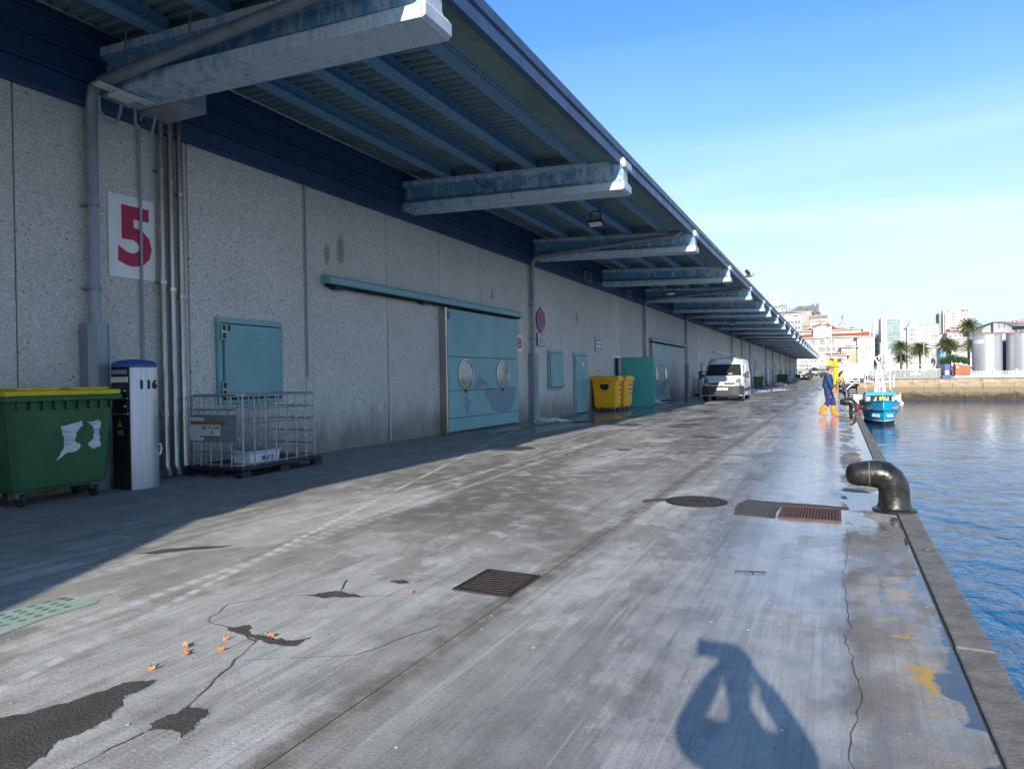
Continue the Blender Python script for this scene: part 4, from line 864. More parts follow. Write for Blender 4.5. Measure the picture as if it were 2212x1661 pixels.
#      y    zb   zt    halfw-bottom halfw-top  round
for y, zb, zt_, wb, wt in ((.0, .42, .98, .80, .72), (.10, .34, 1.12, 1.02, .86), (.32, .30, 1.22, 1.12, .98), (.62, .30, 1.34, 1.15, 1.0), (.88, .30, 1.47, 1.16, 1.0), (1.0, .30, 1.53, 1.16, .98), (1.3, .30, 1.82, 1.16, .92), (1.62, .30, 2.14, 1.16, .86), (1.74, .30, 2.22, 1.16, .86), (1.9, .30, 2.37, 1.16, .84), (2.15, .30, 2.50, 1.16, .84), (2.6, .30, 2.56, 1.16, .88), (5.7, .30, 2.56, 1.15, .88), (5.85, .36, 2.50, 1.12, .86)):
    rg_ = []
    def sx(z):   # half width at height z
        if zt_ <= 1.5: t_ = max(0, (z-zb)/(zt_-zb)); return wb+(wt-wb)*t_**3
        t_ = (z-.3)/(2.56-.3); return wb*(1-.015*t_)-(wb-(.98-.0*t_))*max(0, (z-1.3)/1.26)**1.3
    hs = [zb, zb+.12, (zb+zt_)/2*.7, (zb+zt_)/2, zt_-.26, zt_-.10, zt_-.02, zt_]
    hs = sorted(hs)
    L_ = [(sx(z), z) for z in hs[:-2]]+[(sx(hs[-2])-.07, hs[-2]), (sx(hs[-2])-.22, zt_)]
    for a, z in L_: rg_.append(Vector((a, y, z)))
    for a, z in reversed(L_): rg_.append(Vector((-a, y, z)))
    secs.append(rg_)
vb.loft(secs); body = vb.build('body', M['van'], vn, smooth=True)
# windscreen following the slanted front
wsp = [(-1.04, .98, 1.515), (1.04, .98, 1.515), (.92, 1.68, 2.19), (-.92, 1.68, 2.19)]
MB().add([(x, y-.035, z+.01) for x, y, z in wsp]+[(x, y+.02, z-.04) for x, y, z in wsp], [(0, 1, 2, 3), (7, 6, 5, 4), (0, 4, 5, 1), (1, 5, 6, 2), (2, 6, 7, 3), (3, 7, 4, 0)]).build('windscreen', M['glass'], vn)
bp = []
for y, hw in ((-.06, .70), (.0, .98), (.14, 1.10), (.36, 1.17), (.75, 1.185)): bp.append([Vector((hw, y, .38)), Vector((hw, y, .92-.03*(y > .3))), Vector((-hw, y, .92-.03*(y > .3))), Vector((-hw, y, .38))])
MB().loft(bp).build('bumper', M['trim'], vn, smooth=False, bevel=.04)
for z in (.56, .70, .46): MB().box(-.52, .52, -.075, -.055, z, z+.045).build('bumper_slot', M['ink'], vn)
MB().loft([[Vector((s*(.88+.09*math.cos(a)), y, .62+.09*math.sin(a))) for a in [2*math.pi*i/16 for i in range(16)]] for s, y in ((1, -.0), (1, .05))]).build('fog_lamp', M['lamp'], vn)
for s in (-1, 1):
    MB().add([(s*.14, -.03, 1.10), (s*.74, .03, 1.09), (s*.74, .02, .98), (s*.16, -.05, .97), (s*.14, .1, 1.10), (s*.74, .14, 1.09), (s*.74, .14, .98), (s*.16, .1, .97)], [(0, 1, 2, 3), (7, 6, 5, 4), (0, 4, 5, 1), (1, 5, 6, 2), (2, 6, 7, 3), (3, 7, 4, 0)]).build('grille', M['ink'], vn)
    hl = MB().add([(s*.76, .035, 1.0), (s*1.07, .22, 1.02), (s*1.04, .38, 1.32), (s*.86, .20, 1.33), (s*.78, .10, 1.2), (s*.76, .16, 1.0), (s*1.03, .4, 1.02), (s*1.0, .5, 1.30), (s*.86, .34, 1.31), (s*.78, .25, 1.2)], [(0, 1, 2, 3, 4), (9, 8, 7, 6, 5), (0, 5, 6, 1), (1, 6, 7, 2), (2, 7, 8, 3), (3, 8, 9, 4), (4, 9, 5, 0)]).build('headlight', M['lamp'], vn)
    MB().add([(s*.66, .0, .93), (s*1.12, .20, .95), (s*1.10, .21, 1.03), (s*.78, .03, .99), (s*.66, .2, .93), (s*1.08, .36, .95), (s*1.06, .36, 1.03), (s*.78, .2, .99)], [(0, 1, 2, 3), (7, 6, 5, 4), (0, 4, 5, 1), (1, 5, 6, 2), (2, 6, 7, 3), (3, 7, 4, 0)]).build('indicator', M['amber'], vn)
    mr = MB().box(s*1.34-.10, s*1.34+.10, .95, 1.07, 1.35, 1.75).build('wing_mirror', M['trim'], vn, bevel=.04); MB().box(min(s*1.1, s*1.26), max(s*1.1, s*1.26), 1.0, 1.06, 1.40, 1.62).build('mirror_arm', M['trim'], mr)
    for y in (.98, 4.55):
        w_ = MB().loft([[Vector((s*(1.14-a), y+r_*math.cos(2*math.pi*i/24), .36+r_*math.sin(2*math.pi*i/24))) for i in range(24)] for a, r_ in ((-.03, .31), (-.035, .36), (0, .375), (.2, .375), (.24, .36))]).build('tyre', M['dark'], vn, smooth=True)
        MB().loft([[Vector((s*(1.14+a), y+r_*math.cos(2*math.pi*i/20), .36+r_*math.sin(2*math.pi*i/20))) for i in range(20)] for a, r_ in ((.02, .24), (.045, .22), (.05, .1))]).build('hub_cap', M['galv'], w_, smooth=True)
        MB().loft([[Vector((s*(1.166-a), y+(.46-b)*math.cos(math.pi*i/14), .38+(.46-b)*math.sin(math.pi*i/14))) for i in range(15)]+[Vector((s*(1.166-a), y-(.46-b)*.98, .3)), Vector((s*(1.166-a), y+(.46-b)*.98, .3))] for a, b in ((0, 0), (.1, 0))]).build('wheel_arch', M['ink'], vn)
    MB().box(min(s*1.155, s*1.18), max(s*1.155, s*1.18), 1.5, 4.05, .58, .76).box(min(s*1.15, s*1.175), max(s*1.15, s*1.175), 5.05, 5.8, .58, .76).build('side_moulding', M['trim'], vn, bevel=.01)
    sw = MB().add([(s*1.135, 1.25, 1.55), (s*1.135, 2.15, 1.50), (s*1.085, 2.12, 2.12), (s*1.085, 1.72, 2.12), (s*1.10, 1.25, 1.55), (s*1.10, 2.15, 1.50), (s*1.05, 2.12, 2.12), (s*1.05, 1.72, 2.12)], [(0, 1, 2, 3), (7, 6, 5, 4), (0, 4, 5, 1), (1, 5, 6, 2), (2, 6, 7, 3), (3, 7, 4, 0)]).build('side_window', M['glass'], vn)
    for y in (2.25, 3.7): MB().box(min(s*1.15, s*1.166), max(s*1.15, s*1.166), y, y+.015, .5, 1.6).build('door_seam', M['ink'], vn)
    MB().box(min(s*1.15, s*1.19), max(s*1.15, s*1.19), 2.0, 2.14, 1.08, 1.22).build('door_handle', M['ink'], vn)
    MB().prism([(2.45, 1.62), (3.6, 1.62), (3.55, 2.2), (2.5, 2.2)], 'x', min(s*1.085, s*1.125), max(s*1.085, s*1.125)).build('side_panel', M['van'], vn, bevel=.01)
# diamond badge, plate, wipers, roof pod
em = MB()
for r0, r1, yy in ((.085, .055, -.085),): em.add([(0, yy, 1.035+r0*1.25), (r0, yy, 1.035), (0, yy, 1.035-r0*1.25), (-r0, yy, 1.035), (0, yy, 1.035+r1*1.0), (r1, yy, 1.035), (0, yy, 1.035-r1), (-r1, yy, 1.035)]+[(0, .05, 1.035+r0*1.25), (r0, .05, 1.035), (0, .05, 1.035-r0*1.25), (-r0, .05, 1.035)], [(0, 1, 5, 4), (1, 2, 6, 5), (2, 3, 7, 6), (3, 0, 4, 7), (0, 8, 9, 1), (1, 9, 10, 2), (2, 10, 11, 3), (3, 11, 8, 0)])
em.build('diamond_badge', M['steel'], vn)
pt = MB().box(-.30, .36, -.10, -.075, .665, .80).build('licence_plate', M['plate'], vn, bevel=.006); MB().box(-.295, -.24, -.103, -.1, .67, .795).build('blue_band', M['blue'], pt)
text('8546 FH', .135, M['ink'], (.06, -.102, .73), FR, pt, bold=.003, ext=.001)
for x in (-.55, .25): MB().tube([(x, 1.0, 1.58), (x+.55, 1.06, 1.64)], .012, 5).build('wiper', M['ink'], vn)
rp = MB().prism([(1.82, 2.36), (2.1, 2.50), (2.55, 2.60), (2.5, 2.64), (2.05, 2.58), (1.85, 2.46)], 'x', -.62, .62).build('roof_fairing', M['van'], vn, bevel=.02); MB().box(.42, .60, 1.80, 2.05, 2.42, 2.60).build('fairing_vent', M['galv'], rp)
MB().cyl((-.35, 2.3, 2.6), (-.35, 2.35, 2.95), .012, n=5).build('aerial', M['ink'], vn)
for s in (-1, 1): MB().tube([(s*.86, 1.75, 2.27), (s*.86, 2.1, 2.52), (s*.9, 2.6, 2.585), (s*.9, 5.6, 2.58)], .018, 5).build('roof_gutter', M['blue'], vn)
# cab interior hints behind the glass: seat tops and sun visor
MB().box(.3, .5, .98, 1.0, 1.60, 1.66).build('paper_on_dash', simple('lime_paper', (.35, .6, .2)), vn)

# ---------------------------------------------------------------- fishing boat
M['hull'] = simple('hull_blue', (.004, .40, .70), (.004, .36, .64), 1.2, .3); M['hull_cab'] = simple('cabin_blue', (.01, .36, .58), None, 1, .4)
bt_ = thing('fishing_boat', 'bright blue fishing boat with white rigging moored bow first at the quay', 'fishing boat', (3.08, 57.2, -2.4))
def hull_ring(t_, z0f=0.):   # t 0 bow .. 1 stern
    hw = 1.36*min(1, (1-(1-min(1, t_/.42))**2.4)); sheer = 1.86-.42*min(1, t_/.5)+(.1*max(0, t_-.7)); y = t_*9.5-.55*(1-min(1, t_/.2))*0
    pts = []
    for zf in (0, .15, .30, .45, .62, .8, .93, 1.0):
        z = -.55+(sheer+.55)*zf; fl = .52+.48*zf**.8; rake = -.55*(1-min(1, t_/.3))*zf**1.2+.35*(1-min(1, t_/.3))*(1-zf)
        pts.append(Vector((hw*fl+.012*(t_ < .01), y+rake, z)))
    return pts
ts = [0, .015, .04, .08, .13, .2, .28, .38, .5, .7, .9, 1.0]
def hull_pt(t_, z, off=.02):
    r_ = hull_ring(t_); 
    for a, b in zip(r_[:-1], r_[1:]):
        if a.z <= z <= b.z: k = (z-a.z)/(b.z-a.z); q = a.lerp(b, k); return Vector((q.x+off, q.y-off, q.z))
    return Vector((r_[-1].x+off, r_[-1].y-off, z))
H = MB(); rows = [hull_ring(t_) for t_ in ts]
for s in (1, -1):
    v = [(s*q.x, q.y, q.z) for r_ in rows for q in r_]; f_ = []; k = len(rows[0])
    for j in range(len(rows)-1):
        for i in range(k-1):
            q = (j*k+i, (j+1)*k+i, (j+1)*k+i+1, j*k+i+1); f_.append(q if s > 0 else q[::-1])
    H.add(v, f_)
sr = rows[-1]; H.add([(q.x, q.y, q.z) for q in sr]+[(-q.x, q.y, q.z) for q in sr], [tuple(range(len(sr)))+tuple(range(2*len(sr)-1, len(sr)-1, -1))])
hl_ = H.build('hull', M['hull'], bt_, smooth=True)
def band(z0, z1, mat, name, off, t0=0, t1=1.0, zf=None):
    tt = [t_ for t_ in ts if t0 <= t_ <= t1]; t = MB()
    for s in (1, -1):
        v = []; f_ = []
        for t_ in tt:
            a, b = (z0, z1) if zf is None else zf(t_)
            p0, p1 = hull_pt(t_, a, off), hull_pt(t_, b, off); v += [(s*p0.x, p0.y, p0.z), (s*p1.x, p1.y, p1.z)]
        for i in range(len(tt)-1): q = (2*i, 2*i+2, 2*i+3, 2*i+1); f_.append(q if s > 0 else q[::-1])
        t.add(v, f_)
    return t.build(name, mat, hl_, smooth=True)
band(-.3, .30, M['ink'], 'antifouling', .012); band(.30, .38, M['white'], 'boot_stripe', .02)
def sheer(t_): return 1.86-.42*min(1, t_/.5)+(.1*max(0, t_-.7))
rl = MB()
for s in (1, -1): rl.tube([(s*hull_ring(t_)[-1].x, hull_ring(t_)[-1].y, sheer(t_)) for t_ in ts], .05, 6)
rl.build('gunwale', simple('gunwale', (.05, .36, .42), None, 2, .5), hl_, smooth=True)
rb_ = MB()
for s in (1, -1): rb_.tube([(s*(hull_pt(t_, 1.18-.1*t_, .03).x), hull_pt(t_, 1.18-.1*t_, .03).y, 1.18-.7*t_) for t_ in (.1, .13, .2, .28, .38)], .03, 5)
rb_.build('rubbing_strake', M['hull'], hl_)
M['silver'] = simple('silver_paint', (.48, .5, .52), None, 1, .35)
for s in (1, -1):   # silver flashes
    P1 = [(.085, 1.28), (.13, 1.40), (.2, 1.44), (.28, 1.36), (.36, 1.22)]; P2 = [(.085, 1.27), (.13, 1.20), (.2, 1.06), (.28, .82), (.36, .66)]
    t = MB(); v = []
    for (a, b), (c, d) in zip(P1, P2):
        p0 = hull_pt(a, b, .03); p1 = hull_pt(c, d, .03); v += [(s*p0.x, p0.y, p0.z), (s*p1.x, p1.y, p1.z)]
    t.add(v, [((2*i, 2*i+1, 2*i+3, 2*i+2) if s < 0 else (2*i, 2*i+2, 2*i+3, 2*i+1)) for i in range(4)]).build('silver_flash', M['silver'], hl_)
# registration lettering laid on both bows
for s in (1, -1):
    p0, p1 = hull_pt(.03, .72, .06), hull_pt(.13, .72, .06); d = Vector((s*(p1.x-p0.x), p1.y-p0.y, 0)); mid = Vector((s*(p0.x+p1.x)/2, (p0.y+p1.y)/2-.03, .70))
    rz = math.atan2(d.y, d.x) if s > 0 else math.atan2(-d.y, -d.x)
    tx = text('3ªGI-4-2-96', .36, M['white'], mid, (R(78), 0, rz), bt_, 'registration', ext=.012, bold=.0, sx=.60)
MB().add([tuple(Vector((q.x, q.y, q.z))) for r_ in rows for q in [Vector((r_[-1].x-.02, r_[-1].y, sheer(0)*0+1.15))]]+[tuple(Vector((-q.x, q.y, q.z))) for r_ in rows for q in [Vector((r_[-1].x-.02, r_[-1].y, 1.15))]], [(i, i+1, len(rows)+i+1, len(rows)+i) for i in range(len(rows)-1)]).build('deck', M['galv_dark'], bt_)
cb = MB().box(-.95, .95, 3.4, 6.4, 1.15, 2.15).build('wheelhouse', M['white'], bt_, bevel=.03)
for x0, x1 in ((-.72, -.36), (-.28, .1), (.16, .5), (.56, .8)): MB().box(x0, x1, 3.37, 3.39, 1.62, 2.08).build('window', M['glass'], cb)
MB().prism([(-1.12, 2.15), (1.12, 2.15), (1.02, 2.36), (.4, 2.42), (-.4, 2.42), (-1.02, 2.36)], 'y', 3.15, 6.6).build('cabin_roof', M['hull_cab'], bt_, bevel=.02)
MB().box(-1.25, -.98, 7.0, 8.2, 1.2, 2.1).build('white_tank', M['white'], bt_, bevel=.05); MB().box(-1.9, -1.2, 5.5, 8.4, .9, 2.15).build('stern_shelter', M['white'], bt_, bevel=.08); MB().box(.9, 1.55, 5.5, 8, 1.3, 2.1).build('net_bin', M['white'], bt_, bevel=.06); MB().box(.85, 1.3, 4.6, 5.4, 1.2, 1.75).build('engine_hatch', M['dark'], bt_, bevel=.03)
for x, z in ((-.02, 1.9), (.28, 1.9)): MB().ball((x, 3.1, z), .13, 10, sc=(.9, .7, 1.5)).build('oilskin', M['crane'], bt_, smooth=True)
def sp(pts, r, nm='spar', mt='white'): return MB().tube(pts, r, 7).build(nm, M[mt], bt_, smooth=True)
ms = sp([(0, 4.6, 2.4), (0, 4.6, 5.4)], [.09, .06], 'mast')
for s in (-1, 1):
    sp([(s*.5, 3.2, 1.2), (s*.1, 4.4, 4.7)], .06, 'mast_leg'); sp([(s*.34, 3.4, 1.7), (s*.05, 4.4, 4.5)], .035, 'mast_leg')
for z in (2.5, 2.85, 3.2, 3.55, 3.9, 4.25): sp([(-.42+.1*(z-1.5), 3.55+.27*(z-2), z), (.42-.1*(z-1.5), 3.55+.27*(z-2), z)], .028, 'rung')
for z in (2.5, 3.2, 3.9): sp([(-.32, 3.7, z), (.2, 3.9, z+.6)], .025, 'brace')
sp([(-1.05, 4.6, 3.25), (1.0, 4.6, 3.25)], .06, 'yard'); sp([(-1.05, 4.6, 3.45), (-1.05, 4.6, 3.15)], .06, 'yard_end'); sp([(1.05, 4.6, 3.75), (1.0, 4.6, 2.75)], .045, 'yard_end')
for x, z0, z1, r_ in ((-.35, 5.0, 8.9, .05), (-.62, 4.4, 7.4, .035), (-.82, 3.3, 6.3, .03), (.42, 4.4, 6.0, .03), (.78, 2.6, 5.9, .05), (.2, 5.2, 6.2, .03), (-1.0, 2.7, 5.6, .025), (.10, 5.2, 6.4, .02)): sp([(x, 4.8, z0), (x, 4.8, z1)], r_, 'aerial')
sp([(-.05, 4.5, 4.6), (-.55, 4.9, 5.7), (-.8, 5.2, 6.0), (-1.05, 5.3, 6.1), (-1.15, 5.3, 5.8)], .06, 'derrick'); sp([(-.1, 4.6, 4.4), (-.45, 4.8, 4.0), (-.62, 4.8, 4.35), (-.62, 4.8, 5.2)], .035, 'hoop'); sp([(.15, 4.6, 4.9), (.5, 4.8, 4.2), (.62, 4.8, 4.45), (.62, 4.8, 5.8)], .03, 'hoop')
for z in (4.9, 5.25): sp([(-.25, 4.6, z), (.25, 4.6, z)], .03, 'light_bracket')
MB().ball((.02, 4.45, 4.95), .09, 8).build('mast_light', M['red'], bt_, smooth=True)
for s, dxx in ((1, .1), (-1, -.1)): sp([(s*.25, 4.4, 4.5), (s*.75, 4.9, 3.25), (s*1.0, 5.8, 2.2)], .018, 'stay')
sp([(0, -.5, 1.95), (0, 4.5, 4.6)], .015, 'forestay')
for s in (-1, 1): 
    for t_ in (.2, .3, .4): q = hull_ring(t_)[-1]; sp([(s*q.x, q.y, q.z), (s*q.x, q.y, q.z+.45)], .022, 'stanchion')
sp([(1.35, 2.6, 1.4), (1.3, 2.6, 2.35)], .045, 'davit')
M['fender'] = simple('fender_red', (.55, .015, .04), None, 3, .25)
for i, (x, y, z, r_, mt, lb) in enumerate([(1.30, 58.7, -1.05, .30, 'fender', 'upper red inflated fender between the blue boat and the quay'), (1.42, 58.3, -1.62, .27, 'fender', 'lower red fender hanging beside the blue hull'), (1.72, 58.8, -.72, .24, 'bollard', 'black tyre fender hanging on the blue bow')]):
    q = thing('fender', lb, 'fender', (x, y, z))
    if mt == 'fender': MB().lathe([(.01, r_*1.2), (.06, r_*1.15), (r_*.5, r_*.95), (r_*.85, r_*.6), (r_, 0), (r_*.85, -r_*.55), (r_*.5, -r_*.88), (.01, -r_)], n=16).build('balloon', M[mt], q, smooth=True)
    else: MB().lathe([(r_*.6, .0), (r_*.7, .1), (r_*.9, .1), (r_, 0), (r_*.9, -.1), (r_*.7, -.1), (r_*.6, 0)], n=18, cap=False).build('tyre', M[mt], q, smooth=True).rotation_euler = (R(80), 0, R(50))
    MB().tube([(0, 0, r_*.9), (.25, .1, r_*.9+.5)], .012, 5).build('lanyard', M['ink'], q)
rp_ = MB().tube([(.15, 48.5, .35), (1.2, 52.5, -.3), (2.9, 57.0, -.62)], .02, 5).build('mooring_rope', M['ink'], None, smooth=True); tag(rp_, 'dark mooring rope from the third bollard to the blue boat', 'rope')

# ---------------------------------------------------------------- people (skin modifier figures)
def skin(name, V, E, RR, mat, parent, sub=2, loc=None):
    me = bpy.data.meshes.new(name); me.from_pydata(V, E, []); o = link(name, me, parent, loc)
    sk = o.modifiers.new('s', 'SKIN'); sk.use_smooth_shade = True
    for i, r_ in enumerate(RR): me.skin_vertices[0].data[i].radius = (r_, r_) if not isinstance(r_, tuple) else r_
    me.skin_vertices[0].data[0].use_root = True
    sb = o.modifiers.new('u', 'SUBSURF'); sb.levels = sub; sb.render_levels = sub
    me.materials.append(mat); return o
def person(name, label, loc, rz, pose, cols):
    """pose: joint positions in metres, facing +X, y = left side"""
    o = thing(name, label, 'person', loc, rz); J = pose
    sk_, ja, tr, bo, so_, ha = cols
    order = ['pelvis', 'waist', 'chest', 'neck', 'headc', 'headt', 'lsh', 'lel', 'lwr', 'rsh', 'rel', 'rwr', 'lhip', 'lkn', 'lan', 'ltoe', 'rhip', 'rkn', 'ran', 'rtoe']
    V = [J[k] for k in order]; ix = {k: i for i, k in enumerate(order)}
    ed = [('pelvis', 'waist'), ('waist', 'chest'), ('chest', 'neck'), ('neck', 'headc'), ('headc', 'headt'), ('chest', 'lsh'), ('lsh', 'lel'), ('lel', 'lwr'), ('chest', 'rsh'), ('rsh', 'rel'), ('rel', 'rwr'), ('pelvis', 'lhip'), ('lhip', 'lkn'), ('lkn', 'lan'), ('lan', 'ltoe'), ('pelvis', 'rhip'), ('rhip', 'rkn'), ('rkn', 'ran'), ('ran', 'rtoe')]
    rad = dict(pelvis=.12, waist=.12, chest=.13, neck=.058, headc=.092, headt=.07, lsh=.06, lel=.042, lwr=.03, rsh=.06, rel=.042, rwr=.03, lhip=.08, lkn=.055, lan=.04, ltoe=.03, rhip=.08, rkn=.055, ran=.04, rtoe=.03)
    body = skin('body', V, [(ix[a], ix[b]) for a, b in ed], [rad[k] for k in order], sk_, o)
    jo = ['jp', 'waist', 'chest', 'collar', 'lsh', 'lel', 'lcu', 'rsh', 'rel', 'rcu']; Jx = dict(J)
    def lerp(a, b, t_): return tuple(a[i]+(b[i]-a[i])*t_ for i in range(3))
    Jx['lcu'] = lerp(J['lel'], J['lwr'], .86); Jx['rcu'] = lerp(J['rel'], J['rwr'], .86); Jx['collar'] = lerp(J['chest'], J['neck'], .62); Jx['jp'] = (J['pelvis'][0], J['pelvis'][1], J['pelvis'][2]-.005)
    jr = dict(jp=(.178, .20), waist=(.178, .205), chest=(.155, .20), collar=(.085, .1), lsh=.09, lel=.07, lcu=.055, rsh=.09, rel=.07, rcu=.055)
    skin('jacket', [Jx[k] for k in jo], [(0, 1), (1, 2), (2, 3), (2, 4), (4, 5), (5, 6), (2, 7), (7, 8), (8, 9)], [jr[k] for k in jo], ja, o)
    for s in 'lr':
        tp = lerp(J[s+'kn'], J[s+'an'], .52)
        skin('trousers', [(J['pelvis'][0], J['pelvis'][1]+(J[s+'hip'][1]-J['pelvis'][1])*.4, J['pelvis'][2]+.08), J[s+'hip'], lerp(J[s+'hip'], J[s+'kn'], .5), J[s+'kn'], tp], [(0, 1), (1, 2), (2, 3), (3, 4)], [.14, .135, .115, .10, .092], tr, o)
        a = J[s+'an']; t_ = J[s+'toe']; d = (Vector(t_)-Vector(a)); h = lerp(J[s+'kn'], J[s+'an'], .22)
        heel = (a[0]-.05, a[1], a[2]-.02)
        bt2 = skin('boot', [h, lerp(h, a, .5), a, lerp(a, t_, .6), lerp(a, t_, 1.25)], [(0, 1), (1, 2), (2, 3), (3, 4)], [.112, .108, .088, .070, .062], bo, o)
        dx_, dz = t_[0]-a[0], t_[2]-a[2]; ang = math.atan2(dz+.055, dx_)
        sl_ = MB().prism([(-.075, .01), (.185, .01), (.19, .035), (-.075, .035)], 'y', -.052, .052).build('sole', so_, bt2, bevel=.01, loc=(a[0]-.0, a[1], a[2]-.085)); sl_.rotation_euler.y = -ang
    # head: hair cap, nose, ears, eyes
    hc = Vector(J['headc']); ht = Vector(J['headt'])
    MB().ball((hc.x-.03, hc.y, hc.z+.045), .104, 16, sc=(.92, .86, .95)).build('hair', ha, body, smooth=True)
    MB().loft([[Vector((hc.x+.085+a, hc.y+r_*math.cos(k*math.pi/3), hc.z-.005+r_*1.3*math.sin(k*math.pi/3)+b)) for k in range(6)] for a, r_, b in ((-.03, .02, .02), (.015, .016, -.01), (.03, .008, -.014))]).build('nose', sk_, body, smooth=True)
    MB().box(hc.x+.07, hc.x+.088, hc.y-.025, hc.y+.025, hc.z-.055, hc.z-.045).build('mouth', M['rust'], body)
    for s in (-1, 1):
        MB().ball((hc.x-.005, hc.y+s*.088, hc.z), .028, 8, sc=(.8, .4, 1.2)).build('ear', sk_, body, smooth=True); MB().ball((hc.x+.078, hc.y+s*.033, hc.z+.03), .011, 6).build('eye', M['ink'], body)
    # hands
    for s, sg in (('l', 1), ('r', -1)):
        w_ = Vector(J[s+'wr']); el = Vector(J[s+'el']); d = (w_-el).normalized(); side = Vector((1, 0, 0)); side = (side-d*side.dot(d)).normalized(); nn = d.cross(side)
        V = [w_-d*.02, w_+d*.05, w_+d*.09]; E_ = [(0, 1), (1, 2)]; Rr = [.03, (.036, .022), (.036, .02)]
        for k, ln in enumerate((.065, .078, .072, .055)):
            b_ = w_+d*.09+side*(.032-.021*k); i = len(V); V += [b_, b_+d*ln*.5+nn*sg*-.012, b_+d*ln+nn*sg*-.035]; E_ += [(2, i), (i, i+1), (i+1, i+2)]; Rr += [.011, .010, .008]
        i = len(V); V += [w_+d*.03+side*.03, w_+d*.065+side*.05, w_+d*.095+side*.052]; E_ += [(1, i), (i, i+1), (i+1, i+2)]; Rr += [.014, .012, .009]
        skin('hand', [tuple(q) for q in V], E_, Rr, sk_, body, 1)
    return o
M['skin'] = simple('skin', (.50, .23, .15), (.42, .18, .12), 8, .5); M['navy'] = simple('navy_jacket', (.02, .06, .19), (.012, .04, .13), 7, .75, bump=.4); M['navy2'] = simple('navy_trousers', (.015, .035, .15), (.01, .022, .10), 9, .75, bump=.4)
M['boot'] = simple('orange_boot', (.85, .26, .01), (.75, .2, .01), 4, .35); M['sole'] = simple('blue_sole', (.09, .07, .45), None, 8, .6); M['hair'] = simple('grey_hair', (.10, .085, .075), (.16, .14, .13), 30, .7)
walk = dict(pelvis=(0, 0, .93), waist=(.01, 0, 1.08), chest=(.02, 0, 1.32), neck=(.055, 0, 1.50), headc=(.09, 0, 1.62), headt=(.085, 0, 1.70), lsh=(.0, .19, 1.41), lel=(-.02, .27, 1.14), lwr=(.13, .27, .92),
            rsh=(.02, -.19, 1.41), rel=(.05, -.27, 1.13), rwr=(.17, -.25, .91), lhip=(.01, .09, .88), lkn=(.17, .10, .52), lan=(.17, .10, .11), ltoe=(.34, .10, .055), rhip=(-.01, -.09, .88), rkn=(.02, -.10, .51), ran=(-.24, -.10, .15), rtoe=(-.10, -.10, .065))
mp_ = person('person', 'man in navy overalls and tall orange rubber boots walking towards the water', (-.30, 26.25, 0), R(4), walk, (M['skin'], M['navy'], M['navy2'], M['boot'], M['sole'], M['hair']))
mp_.scale = (1.02, 1.02, 1.03)
MB().prism([(.05, .66), (.09, .65), (.10, .69), (.07, .715), (.045, .70)], 'y', -.222, -.205).build('badge_print', M['red'], mp_)
# photographer, seen only as a shadow: arms raised holding a phone
ph_pose = dict(pelvis=(0, 0, .86), waist=(.0, 0, .98), chest=(.0, 0, 1.19), neck=(.0, 0, 1.38), headc=(.03, 0, 1.48), headt=(.03, 0, 1.55), lsh=(.0, .16, 1.25), lel=(.26, .37, 1.16), lwr=(.20, .13, 1.49),
            rsh=(.0, -.16, 1.25), rel=(.26, -.28, 1.14), rwr=(.20, -.07, 1.47), lhip=(.0, .09, .82), lkn=(.03, .12, .47), lan=(-.03, .13, .11), ltoe=(.15, .14, .055), rhip=(0, -.09, .82), rkn=(.03, -.12, .47), ran=(-.03, -.13, .11), rtoe=(.15, -.14, .055))
pp = person('person', 'photographer in a dark jacket holding up a phone with both hands', (.17, -.38, 0), R(90), ph_pose, (M['skin'], M['navy'], M['dark'], M['dark'], M['dark'], M['hair'])); pp.scale = (1, .77, 1)
phn = MB().box(-.09, .10, -.006, .006, -.045, .045).build('phone', M['ink'], None, loc=(.02, -.13, 1.535)); tag(phn, 'black phone held up by the photographer', 'phone')
# unseen lorry added behind the photographer to cast the near-left shade
lr = thing('box_lorry', 'white box lorry parked askew by the warehouse behind the photographer', 'lorry', (-4.3, -5.0, 0), R(27))
# local +Y is forward; local x right. right front corner at (0.0, 1.5)
MB().box(-2.4, .0, -5.5, 1.2, 1.0, 3.55).build('cargo_box', M['white'], lr, bevel=.03); MB().prism([(1.25, .6), (3.0, .6), (3.1, 1.5), (2.7, 2.6), (1.25, 2.7)], 'x', -2.3, -.1).build('cab', M['white'], lr, bevel=.06)
MB().prism([(2.68, 1.6), (3.09, 1.55), (2.76, 2.45), (2.6, 2.45)], 'x', -2.1, -.3).build('windscreen', M['glass'], lr)
for x in (-2.2, -.2):
    for y in (2.2, -2.5, -4.0): MB().cyl((x-.15, y, .5), (x+.15, y, .5), .5, n=18).build('wheel', M['dark'], lr)
MB().box(-2.2, -.2, -5.4, 2.9, .6, .95).build('chassis', M['ink'], lr)

